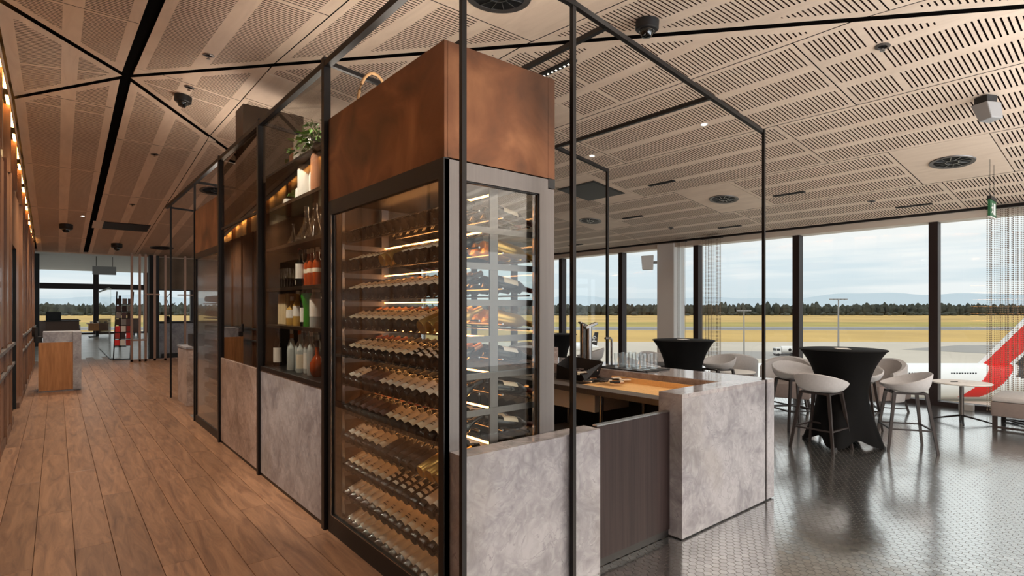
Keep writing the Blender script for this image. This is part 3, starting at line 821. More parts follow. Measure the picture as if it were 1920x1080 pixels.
# ================================================================== BAR FRONT
mp1 = thing('marble_bar_panel', 'low grey marble panel with a pale top in front of the wine cabinet', 'panel', (0, 0, 0))
part('face_slab', 'marble', mp1, (1.535, 2.215, 0, 2.243, 2.235, 0.868))
part('face_slab', 'marble', mp1, (2.281, 2.215, 0, 2.528, 2.235, 0.868))
part('core', 'marble', mp1, (1.535, 2.2355, 0, 2.528, 2.345, 0.850))
part('top_slab', 'marble_polished', mp1, (1.535, 2.2355, 0.8505, 2.528, 2.347, 0.868))
gate = thing('bar_gate', 'dark stained timber bar gate with a thin pale metal edge', 'gate', (0, 0, 0))
part('leaf', 'dark_timber', gate, (2.542, 2.252, 0.055, 3.298, 2.288, 0.872))
part('top_edge', 'bright_steel', gate, (2.542, 2.252, 0.8725, 3.298, 2.288, 0.882))
part('kick_strip', 'black_paint', gate, (2.542, 2.262, 0.004, 3.298, 2.280, 0.055))
# L-shaped marble counter: waterfall end block and the run along the window side
ZC = 1.004
bc = thing('bar_counter', 'pale grey marble bar counter with waterfall end beside the gate', 'counter', (0, 0, 0))
part('end_slab', 'marble', bc, (3.302, 2.155, 0.012, 4.496, 2.345, ZC - 0.03), (4.534, 2.155, 0.012, 4.655, 2.345, ZC - 0.03), (4.496, 2.185, 0.012, 4.534, 2.345, ZC - 0.03))
part('end_top', 'marble_polished', bc, (3.302, 2.155, ZC - 0.0295, 4.496, 2.345, ZC), (4.534, 2.155, ZC - 0.0295, 4.655, 2.345, ZC), (4.496, 2.21, ZC - 0.0295, 4.534, 2.345, ZC))
part('outer_slab', 'marble', bc, (4.60, 2.346, 0.012, 4.655, 6.6, ZC - 0.03))
part('counter_top', 'marble_polished', bc, (4.12, 2.346, ZC - 0.0295, 4.655, 6.6, ZC))
part('upstand', 'marble_warm', bc, (4.10, 2.346, 0.90, 4.119, 6.6, ZC - 0.002))
part('plinth', 'black_paint', bc, (3.32, 2.17, 0, 4.64, 2.345, 0.012), (4.56, 2.346, 0, 4.64, 6.6, 0.012))
# stainless work bench inside the bar with copper-coloured slatted drip tray
wb = thing('steel_work_bench', 'stainless steel work bench behind the bar counter', 'bench', (0, 0, 0))
ZB = 0.925
part('bench_top', 'steel', wb, (3.40, 2.36, ZB - 0.045, 3.56, 5.6, ZB), (4.04, 2.36, ZB - 0.045, 4.098, 5.6, ZB), (3.56, 2.36, ZB - 0.045, 4.04, 2.42, ZB), (3.56, 4.10, ZB - 0.045, 4.04, 5.6, ZB))
part('tray_floor', 'bronze', wb, (3.56, 2.42, ZB - 0.05, 4.04, 4.10, ZB - 0.044))
for y in (2.44, 3.02, 3.95, 5.5):
    lg = MB(); lg.tube([(3.46, y, 0), (3.46, y, ZB - 0.046)], 0.02, 10); lg.build('leg', 'bright_steel', wb, smooth=True)
    lg = MB(); lg.tube([(4.03, y, 0), (4.03, y, ZB - 0.046)], 0.02, 10); lg.build('leg', 'bright_steel', wb, smooth=True)
part('lower_shelf', 'steel', wb, (3.44, 2.42, 0.30, 4.05, 5.55, 0.33))
dt = thing('slatted_drip_tray', 'orange timber slatted tray set into the steel work bench', 'tray', (3.57, 2.44, ZB - 0.04))
for k in range(32):
    part('slat', 'orange_mat', dt, (0.02, 0.0 + 0.030 * k, 0.012, 0.46, 0.022 + 0.030 * k, 0.028))
part('runner', 'orange_mat', dt, (0.03, 0, 0, 0.06, 0.95, 0.0115), (0.42, 0, 0, 0.45, 0.95, 0.0115))
part('rear_lip', 'orange_mat', dt, (0.461, 0, 0, 0.47, 0.95, 0.075))
# grey bottle well / crate under the bench
cr = thing('grey_crate', 'open pale grey crate hung under the steel work bench', 'crate', (3.55, 3.17, 0.70))
part('front_wall', 'ceramic_white', cr, (0, 0, 0, 0.02, 0.60, 0.16)); part('end_wall', 'ceramic_white', cr, (0.0205, 0, 0, 0.46, 0.02, 0.16)); part('end_wall', 'ceramic_white', cr, (0.0205, 0.58, 0, 0.46, 0.60, 0.16))
part('back_wall', 'ceramic_white', cr, (0.44, 0.0205, 0, 0.46, 0.5795, 0.16)); part('base', 'ceramic_white', cr, (0.0205, 0.0205, 0, 0.4395, 0.5795, 0.015))
bx = thing('storage_box', 'white storage box on the lower bench shelf', 'box', (3.50, 3.15, 0.331))
part('body', 'white_paint', bx, (0, 0, 0, 0.42, 0.75, 0.10), bevel=0.01); part('lid', 'grey_plastic', bx, (-0.01, -0.01, 0.101, 0.43, 0.76, 0.12), bevel=0.004)
# dark back shelving below the counter
part_o = part('counter_cabinet', 'black_paint', None, (4.13, 2.35, 0.0, 4.59, 6.5, 0.95)); tag(part_o, 'black cabinet carcass under the marble counter top', 'cabinet')
def tumbler(name, loc, h=0.10, r=0.034, lab='', grp=None):
    m = MB(); m.lathe([(0, 0.0), (r * 0.82, 0.0), (r, h), (r * 0.92, h), (r * 0.74, 0.012), (0, 0.012)], 14)
    return tag(m.build(name, 'thin_glass', None, loc, smooth=True), lab, 'glass', grp)
glass('thin_glass', (0.96, 0.97, 0.97, 1), ior=1.8)
for k in range(9):
    tumbler('tumbler', (3.58 + 0.09 * (k % 3), 2.5 + 0.09 * (k // 3), 0.331), 0.11, 0.036, 'drinking glass on the lower shelf behind the bar gate', 'glasses on the lower bench shelf')
# bottles of mixers lying in the crate end
for k in range(5):
    o = link('mixer_bottle', back_me['white'], None, (3.62, 3.26 + 0.09 * k, 0.755)); o.rotation_euler = (0, 0, random.uniform(-0.05, 0.05)); tag(o, 'dark bottle lying in the grey crate under the bench', 'bottle', 'bottles in the grey crate')
# tray of glasses on the counter
tr_ = thing('bar_mat', 'black rubber bar mat carrying the upside-down glasses', 'mat', (4.16, 3.08, ZC))
part('pad', 'black_paint', tr_, (0, 0, 0, 0.36, 0.56, 0.010), bevel=0.004); part('rim', 'black_paint', tr_, (0, 0, 0.0101, 0.36, 0.02, 0.016), (0, 0.54, 0.0101, 0.36, 0.56, 0.016))
for k in range(9):
    tumbler('highball_glass', (4.21 + 0.11 * (k % 3), 3.20 + 0.13 * (k // 3), ZC + 0.0105), 0.145, 0.040, 'clear highball glass on the black bar mat', 'glasses on the bar mat')
# beer font
bf = thing('beer_font', 'polished steel twin-column beer font with angled top on the counter', 'tap', (4.36, 3.98, ZC))
m = MB(); m.tube([(0, 0, 0), (0, 0, 0.40)], 0.036, 16); m.build('column', 'bright_steel', bf, smooth=True)
m = MB(); m.tube([(0.0, 0.085, 0), (0.0, 0.085, 0.42)], 0.030, 16); m.build('column', 'bright_steel', bf, smooth=True)
m = MB(); m.lathe([(0, 0), (0.065, 0), (0.065, 0.012), (0, 0.012)], 20, (0, 0.04, 0.001)); m.build('base', 'bright_steel', bf, smooth=True)
m = MB(); m.bar((-0.06, 0.0, 0.38), (0.10, -0.02, 0.43), 0.05, 0.03); m.build('spout_head', 'bright_steel', bf, bevel=0.006)
m = MB(); m.bar((-0.05, 0.085, 0.44), (0.06, 0.085, 0.40), 0.05, 0.02); m.build('spout_head', 'bright_steel', bf, bevel=0.006)
t2 = thing('slim_tap', 'slim chrome water tap beside the beer font', 'tap', (4.40, 3.70, ZC))
m = MB(); m.tube([(0, 0, 0), (0, 0, 0.27), (-0.02, 0, 0.285), (-0.10, 0, 0.285)], 0.012, 10); m.build('spout', 'bright_steel', t2, smooth=True)
m = MB(); m.lathe([(0, 0), (0.03, 0), (0.03, 0.008), (0, 0.008)], 16, (0, 0, 0.001)); m.build('base', 'bright_steel', t2, smooth=True)
# black caddy of wrapped cutlery / napkins at the far end of the bench
cd = thing('napkin_caddy', 'tipped black caddy spilling dark wrapped packets onto the bench', 'caddy', (3.72, 3.44, ZB + 0.002), R(16))
m = MB(); m.add([(0, 0, 0), (0.26, 0, 0), (0.26, 0.30, 0), (0, 0.30, 0), (-0.03, 0.02, 0.07), (0.29, -0.05, 0.16), (0.29, 0.33, 0.20), (-0.03, 0.28, 0.14)],
                [(0, 3, 2, 1), (0, 1, 5, 4), (1, 2, 6, 5), (2, 3, 7, 6), (3, 0, 4, 7)]); m.build('tray_body', 'black_paint', cd)
for k in range(44):
    m = MB(); m.box(-0.045, -0.012, 0, 0.045, 0.012, 0.012, random.choice(['black_paint', 'dark_label', 'copper_capsule', 'cream_label', 'purple_label', 'black_paint']))
    p = m.build('packet', None, cd, (random.uniform(-0.06, 0.22), random.uniform(-0.34, 0.22), 0.002 + 0.02 * random.random()), random.uniform(0, 3.1), bevel=0.003)
    if p.location.y > 0: p.location.z += 0.06
m = MB(); m.box(0, 0, 0, 0.34, 0.45, 0.14); o = m.build('marble_ice_bin', 'marble_warm', None, (4.13, 4.55, ZC), bevel=0.004); tag(o, 'pale stone box at the far end of the bar counter', 'box')

# ================================================================== CORRIDOR SIDE, marble plinths and display case
def marble_plinth(y0, y1, m, label):
    o = part('marble_plinth', m, None, (FX - 0.005, y0, 0.03, FX + 0.035, y1, 1.008), bevel=0.003); return tag(o, label, 'panel')
marble_plinth(3.972, 5.568, 'marble', 'grey veined marble panel below the lit bottle display')
marble_plinth(5.655, 7.225, 'marble_warm', 'pinkish veined marble panel further along the corridor')
o = part('skirting_strip', 'black_steel', None, (FX, 3.97, 0, FX + 0.03, 7.23, 0.028)); tag(o, 'thin black strip under the corridor marble panels', 'skirting')
dc = thing('display_case', 'tall glazed display case of liquor bottles, vases and plants', 'cabinet', (0, 0, 0))
A0, A1 = 3.972, 5.568
part('ledge', 'black_steel', dc, (FX - 0.01, A0, 1.0085, 2.10, A1, 1.045))
part('glass_pane', 'case_glass', dc, (FX + 0.008, A0, 1.046, FX + 0.013, A1, 3.36))
part('back_panel', 'bronze', dc, (2.06, A0, 1.046, 2.09, A1, 2.86))
part('side_panel', 'bronze', dc, (FX + 0.04, A0, 1.046, 2.059, A0 + 0.01, 2.86)); part('side_panel', 'bronze', dc, (FX + 0.04, A1 - 0.01, 1.046, 2.059, A1, 2.86))
SH = [1.44, 1.78, 2.16, 2.53, 2.86]
for z in SH:
    part('shelf', 'bronze' if z < 2.8 else 'black_steel', dc, (FX + 0.045, A0 + 0.011, z - (0.028 if z < 2.8 else 0.02), 2.058, A1 - 0.011, z))
for z in (1.44, 1.78, 2.16, 2.53):
    part('led_strip', 'case_fill_glow', dc, (2.045, A0 + 0.1, z - 0.034, 2.053, A1 - 0.1, z - 0.0285))  # glowing strips added to brighten the bottles
def spirit(name, loc, prof, body, cap, label, lab_mat=None, lab_z=(0.2, 0.55), scale=1.0, grp=None, capz=None, n=14):
    """standing bottle: body, cap and paper label; prof is (radius, height)"""
    t = thing(name, label, 'bottle', loc, random.uniform(0, 6.28), grp)
    H_ = prof[-1][1]; rt = prof[-1][0]; rb = max(p[0] for p in prof)
    m = MB(); m.lathe([(0, 0.001)] + prof, n); m.build('body', body, t, smooth=True)
    m = MB(); m.lathe([(rt * 1.15, H_ - 0.002), (rt * 1.15, H_ + (capz or 0.035)), (0, H_ + (capz or 0.035))], 10); m.build('cap', cap, t, smooth=True)
    if lab_mat:
        m = MB(); m.lathe([(rb * 1.012, H_ * lab_z[0]), (rb * 1.012, H_ * lab_z[1])], n, cap=False); m.build('bottle_label', lab_mat, t, smooth=True)
    return t
P_ROUND = [(0.040, 0.0), (0.041, 0.01), (0.041, 0.18), (0.034, 0.205), (0.016, 0.23), (0.014, 0.285)]
P_SQUAT = [(0.048, 0.0), (0.050, 0.01), (0.050, 0.12), (0.040, 0.155), (0.017, 0.18), (0.015, 0.225)]
P_TALL = [(0.036, 0.0), (0.037, 0.01), (0.037, 0.20), (0.028, 0.235), (0.013, 0.265), (0.0125, 0.32)]
P_BALL = [(0.030, 0.0), (0.050, 0.02), (0.058, 0.06), (0.056, 0.11), (0.036, 0.15), (0.016, 0.175), (0.014, 0.24)]
def col_px(X, Y): return CX + FPX * (X * CT - Y * ST) / (X * ST + Y * CT)
def on_shelf(px, z, X):
    far, near_ = col_px(X, A1 - 0.075), min(603.0, col_px(X, A0 + 0.075))          # visible span of the shelf at this depth
    q = far + (near_ - far) * (px - 500.0) / 104.0 if far > 500 else px
    return (X, min(max(on_x(q, 600, X)[1], A0 + 0.07), A1 - 0.07), z)
# upper bottle shelf (z 1.78)
for i, px in enumerate((566, 573, 580, 587, 594, 600)):
    spirit('brandy_bottle', on_shelf(px, 1.7805, 1.66 + 0.09 * (i % 2)), P_ROUND, 'amber_liquor', 'cream_label', 'amber brandy bottle on the shelf above the green bottle', 'dark_label' if i % 2 else 'cream_label', (0.40, 0.52), grp='amber bottles on the upper bottle shelf')
spirit('sparkling_bottle', on_shelf(545, 1.7805, 1.68), P_TALL, 'wine_glass_dark', 'red_label', 'dark bottle with a red foil neck between glasses and amber bottles', 'cream_label', (0.08, 0.2), capz=0.06)
spirit('wine_bottle_standing', on_shelf(552, 1.7805, 1.75), P_TALL, 'wine_glass_dark', 'clear_bottle', 'dark standing bottle with a silver neck beside the red-necked one', 'white_label')
spirit('bitters_bottle', on_shelf(559, 1.7805, 1.64), P_ROUND, 'wine_glass_dark', 'black_paint', 'black bottle with a tall white label beside the amber bottles', 'white_label', (0.25, 0.7))
def stem_glass(loc, label, grp, h=0.18):
    m = MB(); m.lathe([(0, 0), (0.033, 0.001), (0.006, 0.008), (0.004, h * 0.45), (0.03, h * 0.6), (0.036, h * 0.78), (0.031, h), (0.029, h), (0.034, h * 0.78), (0.02, h * 0.6), (0, h * 0.5)], 14)
    return tag(m.build('wine_glass', 'thin_glass', None, loc, smooth=True), label, 'glass', grp)
for i, px in enumerate((513, 519, 525, 531, 516, 522, 528)):
    stem_glass(on_shelf(px, 1.7805, 1.62 + 0.11 * (i // 4)), 'clear stemmed glass at the far end of the upper bottle shelf', 'stemmed glasses on the upper bottle shelf')
# middle bottle shelf (z 1.44)
wbx = thing('timber_gift_box', 'tall pale timber box standing at the far end of the middle bottle shelf', 'box', on_shelf(517, 1.4405, 1.66))
part('body', 'pale_timber', wbx, (-0.06, -0.12, 0, 0.06, 0.12, 0.29)); part('sliding_lid', 'pale_timber', wbx, (-0.068, -0.11, 0.005, -0.0605, 0.11, 0.285), bevel=0.002)
for i, px in enumerate((531, 538, 546, 553)):
    spirit('whisky_bottle', on_shelf(px, 1.4405, 1.66 + 0.07 * (i % 2)), P_SQUAT if i < 1 else P_ROUND, 'golden_liquor', 'white_label', 'golden whisky bottle next to the timber gift box', 'white_label', (0.3, 0.62), grp='golden bottles on the middle shelf')
spirit('rum_bottle', on_shelf(563, 1.4405, 1.64), P_TALL, 'wine_glass_dark', 'red_capsule', 'dark bottle with wide white label left of the green bottle', 'white_label', (0.12, 0.5))
spirit('port_bottle', on_shelf(567, 1.4405, 1.78), P_TALL, 'wine_glass_dark', 'red_label', 'dark bottle with red and white neck behind the green bottle', 'white_label', (0.75, 0.9))
gb = thing('green_bottle', 'bright green bottle with a flared top on the middle bottle shelf', 'bottle', on_shelf(577, 1.4405, 1.64), R(200))
m = MB(); m.lathe([(0, 0.001), (0.040, 0.0), (0.042, 0.01), (0.040, 0.15), (0.050, 0.20), (0.062, 0.255), (0.058, 0.28), (0.03, 0.285), (0, 0.285)], 20); m.build('body', 'green_bottle', gb, smooth=True)
spirit('silver_bottle', on_shelf(590, 1.4405, 1.66), [(0.050, 0.0), (0.052, 0.01), (0.050, 0.2), (0.042, 0.25), (0.030, 0.29)], 'clear_bottle', 'white_label', 'wide silvery bottle with a pale label right of the green bottle', 'white_label', (0.3, 0.8), capz=0.02)
spirit('gin_bottle', on_shelf(600, 1.4405, 1.70), P_ROUND, 'golden_liquor', 'dark_label', 'pale gold bottle at the near end of the middle bottle shelf', 'cream_label', (0.2, 0.6))
for i, px in enumerate((569, 575, 581)):
    spirit('aperitif_bottle', on_shelf(px, 1.4405, 1.86), P_TALL, 'wine_glass_dark', ('white_label', 'bright_steel', 'white_label')[i], 'dark bottle in the back row behind the green bottle', None, grp='back row bottles behind the green bottle')
# bottom ledge (z 1.045)
LOW = [(503, P_TALL, 'wine_glass_dark', 'black_paint', 'white_label', 'dark bottle with a pale label at the far end of the bottom ledge'),
       (514, P_TALL, 'clear_bottle', 'cream_label', 'cream_label', 'slim clear bottle with long cream label on the bottom ledge'),
       (528, P_TALL, 'clear_bottle', 'white_label', None, 'clear bottle with a white cap on the bottom ledge'),
       (536, P_ROUND, 'clear_bottle', 'copper_capsule', None, 'clear bottle with a copper cap beside the white-capped one'),
       (543, P_SQUAT, 'golden_liquor', 'white_label', 'orange_label', 'squat bottle with an orange label on the bottom ledge'),
       (552, P_TALL, 'clear_bottle', 'orange_label', None, 'tall clear bottle with an orange neck on the bottom ledge'),
       (558, P_ROUND, 'clear_bottle', 'clear_bottle', 'cream_label', 'clear bottle with a tan label at the front of the bottom ledge'),
       (566, P_ROUND, 'clear_bottle', 'black_paint', 'white_label', 'clear bottle with a black cap on the bottom ledge'),
       (573, P_TALL, 'clear_bottle', 'bright_steel', 'white_label', 'tall clear vodka bottle with a silver cap on the bottom ledge'),
       (581, P_TALL, 'clear_bottle', 'white_label', None, 'tall clear bottle left of the brown decanter bottle'),
       (587, P_ROUND, 'clear_bottle', 'white_label', None, 'clear bottle with a tall white stopper behind the brown one')]
for i, (px, pr, b_, c_, l_, lb) in enumerate(LOW):
    spirit('spirit_bottle', on_shelf(px, 1.0455, (1.62, 1.72, 1.66)[i % 3]), pr, b_, c_, lb, l_, (0.12, 0.55))
for i, px in enumerate((520, 532, 541, 549, 561, 570, 578)):
    spirit('spirit_bottle', on_shelf(px, 1.0455, 1.84 + 0.05 * (i % 2)), P_TALL, 'clear_bottle', ('white_label', 'black_paint', 'bright_steel')[i % 3], 'clear bottle in the back row of the bottom ledge', 'white_label' if i % 2 else None, (0.2, 0.5), grp='back row bottles on the bottom ledge')
spirit('decanter_bottle', on_shelf(594, 1.0455, 1.62), P_BALL, 'amber_liquor', 'dark_label', 'round-shouldered brown bottle at the near end of the bottom ledge', None, capz=0.05)
# decanters on the third shelf (z 2.16)
def decanter(px, X, s, lab, grp):
    m = MB(); m.lathe([(0, 0.002), (0.09 * s, 0.0), (0.085 * s, 0.03 * s), (0.03 * s, 0.14 * s), (0.016 * s, 0.22 * s), (0.020 * s, 0.28 * s), (0.017 * s, 0.28 * s), (0.013 * s, 0.22 * s), (0.026 * s, 0.14 * s), (0.08 * s, 0.032 * s), (0, 0.02)], 18)
    tag(m.build('decanter', 'thin_glass', None, on_shelf(px, 2.1605, X), smooth=True), lab, 'decanter', grp)
for i, px in enumerate((523, 531)): decanter(px, 1.72 + 0.12 * i, 0.8, 'small clear decanter at the far end of the third shelf', 'small decanters on the third shelf')
for i, px in enumerate((568, 577, 586, 594)): decanter(px, 1.66 + 0.24 * (i % 2), 1.1, 'large clear decanter at the near end of the third shelf', 'large decanters on the third shelf')
# vases and plants
def vase(px, z, X, prof, m_, lab):
    m = MB(); m.lathe([(0, 0.001)] + prof, 20); return tag(m.build('vase', m_, None, on_shelf(px, z, X), smooth=True), lab, 'vase')
VP = lambda r, h: [(r * 0.95, 0), (r, 0.02), (r, h - 0.04), (r * 0.9, h - 0.01), (r * 0.78, h), (r * 0.70, h), (r * 0.85, h - 0.05), (0, 0.02)]
vase(568, 2.5305, 1.68, VP(0.085, 0.30), 'ceramic_white', 'tall white ceramic vase on the second shelf from top')
vase(585, 2.5305, 1.70, VP(0.075, 0.22), 'ceramic_white', 'shorter white ceramic vase beside the tall one')
vase(555, 2.5305, 1.66, VP(0.035, 0.12), 'ceramic_white', 'small white ceramic beaker left of the white vases')
vase(598, 2.5305, 1.62, VP(0.07, 0.30), 'terracotta', 'terracotta vase beside the white vases at the post')
vase(519, 2.5305, 1.66, VP(0.045, 0.08), 'ceramic_white', 'small white pot at the far end of the vase shelf')
vase(553, 2.8605, 1.68, VP(0.075, 0.26), 'ceramic_white', 'white ceramic vase on the top shelf below the leafy plant')
vase(526, 2.8605, 1.72, [(0.05, 0), (0.055, 0.02), (0.055, 0.22), (0.05, 0.225), (0.045, 0.2), (0, 0.02)], 'terracotta', 'rust coloured cylinder vase on the top shelf')
def plant(px, z, X, pot, n, spread, h, lab, drop=0.0):
    p = thing('potted_plant', lab, 'plant', on_shelf(px, z, X))
    m = MB(); m.lathe([(0, 0.001), (0.05, 0), (0.065, 0.07), (0.055, 0.07), (0.045, 0.02), (0, 0.02)], 16); m.build('pot', pot, p, smooth=True)
    lf = MB(); lf.add([(0, 0, 0), (0.02, 0.018, 0.008), (0.055, 0.0, -0.004), (0.02, -0.018, 0.008)], [(0, 1, 2, 3)])
    lme = lf.mesh('leaf', 'leaf')
    for k in range(n):
        a = random.uniform(0, 6.28); r = spread * math.sqrt(random.random()); zz = 0.08 + h * random.random() * (1 - 0.5 * r / spread) - drop * r
        o = link('leaf', lme, p, (r * math.cos(a), r * math.sin(a), zz)); o.rotation_euler = (random.uniform(-0.6, 0.6), random.uniform(-0.3, 0.9), a + random.uniform(-0.8, 0.8))
        s = random.uniform(0.7, 1.5); o.scale = (s, s, s)
    m = MB()
    for k in range(7):
        a = k * 0.9; m.tube([(0, 0, 0.05), (spread * 0.3 * math.cos(a), spread * 0.3 * math.sin(a), 0.05 + h * 0.5), (spread * 0.7 * math.cos(a), spread * 0.7 * math.sin(a), 0.05 + h * 0.8)], 0.003, 5)
    m.build('stems', 'leaf', p)
plant(583, 2.8605, 1.74, 'black_paint', 110, 0.22, 0.30, 'trailing leafy green plant on the top shelf of the display case', 0.3)
plant(603, 2.8605, 1.66, 'black_paint', 70, 0.16, 0.24, 'leafy plant beside the post on the top shelf', 0.2)
plant(536, 2.5305, 1.72, 'black_paint', 40, 0.08, 0.10, 'small dark green plant left of the white beaker')
cc = thing('potted_cactus', 'round green cactus in a grey bowl behind the white vases', 'plant', on_shelf(583, 2.5305, 1.86))
m = MB(); m.lathe([(0, 0), (0.05, 0), (0.06, 0.26), (0, 0.26)], 14); m.build('pot', 'ceramic_white', cc, smooth=True)
m = MB(); m.lathe([(0.02, 0.26), (0.05, 0.28), (0.06, 0.32), (0.045, 0.365), (0, 0.38)], 14); m.build('cactus_body', 'leaf', cc, smooth=True)

# settle the shelf items so that none stands inside another
SHELF_R = {'brandy': .042, 'sparkling': .038, 'wine_bottle_standing': .038, 'bitters': .042, 'wine_glass': .037, 'timber_gift': .125, 'whisky': .044, 'rum_': .038, 'port_': .038, 'green_bottle': .063,
           'silver': .053, 'gin_': .042, 'aperitif': .038, 'spirit_bottle': .042, 'decanter_bottle': .059, 'decanter': .10, 'vase': .08, 'potted': .068}
items = []
for o in COL.objects:
    if o.parent or o.get('category') is None or not (A0 < o.location.y < A1) or not (1.5 < o.location.x < 2.06) or not (1.04 < o.location.z < 2.9): continue
    r = next((v for k, v in SHELF_R.items() if o.name.startswith(k)), None)
    if r is None: continue
    if o.type == 'MESH' and not o.name.startswith('timber'): r = max(max(abs(c[0]), abs(c[1])) for c in o.bound_box) + 0.001
    items.append((o, r))
for it in range(400):
    for i in range(len(items)):
        a, ra = items[i]
        for j in range(i + 1, len(items)):
            b, rb = items[j]
            if abs(a.location.z - b.location.z) > 0.02: continue
            dx, dy = b.location.x - a.location.x, b.location.y - a.location.y
            d = math.hypot(dx, dy); need = ra + rb + 0.006 - d
            if need > 0:
                if d < 1e-4: dx, dy, d = 0.3, 1.0, 1.0
                ux, uy = dx / d * need / 2, dy / d * need / 2
                a.location.x -= ux; a.location.y -= uy; b.location.x += ux; b.location.y += uy
    for o, r in items:
        o.location.x = min(max(o.location.x, 1.555 + r), 2.05 - r); o.location.y = min(max(o.location.y, A0 + 0.016 + r), A1 - 0.016 - r)

# ---- third bay: dark bronze service cabinet behind smoked glass
sv = thing('bronze_service_cabinet', 'tall dark bronze cabinet with a black pull handle behind smoked glass', 'cabinet', (0, 0, 0))
part('tall_carcass', 'bronze', sv, (1.66, 6.87, 0, 2.35, 7.22, 3.96))
part('carcass', 'bronze', sv, (1.86, 5.70, 0, 2.35, 6.868, 3.05))
part('door', 'bronze', sv, (1.84, 6.30, 1.03, 1.859, 6.85, 3.0), bevel=0.003); part('door', 'bronze', sv, (1.84, 5.72, 1.03, 1.859, 6.28, 3.0), bevel=0.003)
hd = MB(); hd.tube([(1.635, 6.98, 1.37), (1.635, 6.98, 1.65)], 0.011, 8); hd.tube([(1.635, 6.98, 1.40), (1.66, 6.98, 1.40)], 0.006, 6); hd.tube([(1.635, 6.98, 1.62), (1.66, 6.98, 1.62)], 0.006, 6); hd.build('handle', 'black_paint', sv, smooth=True)
gl = part('glass_screen', 'smoked_glass', None, (FX + 0.006, 5.655, 1.012, FX + 0.012, 7.225, 3.36)); tag(gl, 'smoked glass screen above the pinkish marble panel', 'glass panel')
part('transom', 'black_steel', gl, (FX - 0.004, 5.655, 2.52, FX + 0.02, 7.225, 2.545))

# ---- second wine cabinet further along
w2 = thing('wine_cabinet_far', 'second wine cabinet down the corridor with reflective frosted glass door', 'cabinet', (0, 0, 0))
part('plinth', 'black_paint', w2, (FX, 7.31, 0, 2.2, 8.81, 0.10))
part('door_frame', 'black_steel', w2, (FX - 0.004, 7.31, 0.10, FX + 0.03, 7.36, 2.36), (FX - 0.004, 8.76, 0.10, FX + 0.03, 8.81, 2.36), (FX - 0.004, 7.36, 2.28, FX + 0.03, 8.76, 2.36))
part('door_glass', 'frosted_glass', w2, (FX + 0.008, 7.36, 0.10, FX + 0.013, 8.76, 2.28))
part('back_panel', 'steel', w2, (2.17, 7.31, 0.10, 2.2, 8.81, 2.36)); part('side_panel', 'bronze', w2, (FX + 0.03, 7.31, 0.10, 2.169, 7.33, 2.36))
for k in range(10): part('shelf', 'bright_steel', w2, (1.60, 7.36, 0.25 + 0.2 * k, 2.1, 8.76, 0.262 + 0.2 * k))
for k in range(8):
    for i in range(10):
        o = link('wine_bottle', back_me['cream'], None, (1.60, 7.44 + 0.135 * i, 0.25 + 0.2 * k + 0.075)); o.rotation_euler = (random.uniform(-0.2, 0.2), TILT * 0.6, 0)
        tag(o, 'wine bottle behind frosted glass in the second wine cabinet', 'bottle', 'bottles in the second wine cabinet')
c2 = thing('copper_bulkhead_far', 'dark copper box above the second wine cabinet', 'bulkhead', (0, 0, 2.362))
part('side_sheet', 'aged_copper', c2, (FX, 7.31, 0, FX + 0.02, 8.81, 0.60)); part('end_sheet', 'aged_copper', c2, (FX + 0.021, 8.79, 0, 2.2, 8.81, 0.60)); part('front_sheet', 'aged_copper', c2, (FX + 0.021, 7.31, 0, 2.2, 7.33, 0.60))
area_light('ceiling_fill', (1.85, 8.05, 2.97), (R(180), 0, 0), 0.4, 1.2, 17, (1.0, 0.88, 0.76))  # hidden fill added for the corridor ceiling
area_light('ceiling_fill', (1.85, 4.9, 3.05), (R(180), 0, 0), 0.3, 1.2, 8, (1.0, 0.88, 0.76))  # hidden fill added above the display case, for the ceiling
# podium beyond
pd = thing('marble_podium', 'slim pale stone podium with a black card holder on top', 'podium', (1.62, 10.2, 0))
part('body', 'marble_warm', pd, (0, 0, 0, 0.18, 0.85, 0.93), bevel=0.004); part('top_slab', 'marble', pd, (-0.01, -0.01, 0.931, 0.32, 0.86, 0.96)); part('card_holder', 'black_paint', pd, (0.1, 0.1, 0.961, 0.28, 0.5, 1.16)); part('end_face', 'marble', pd, (0.1805, 0, 0, 0.32, 0.85, 0.93))

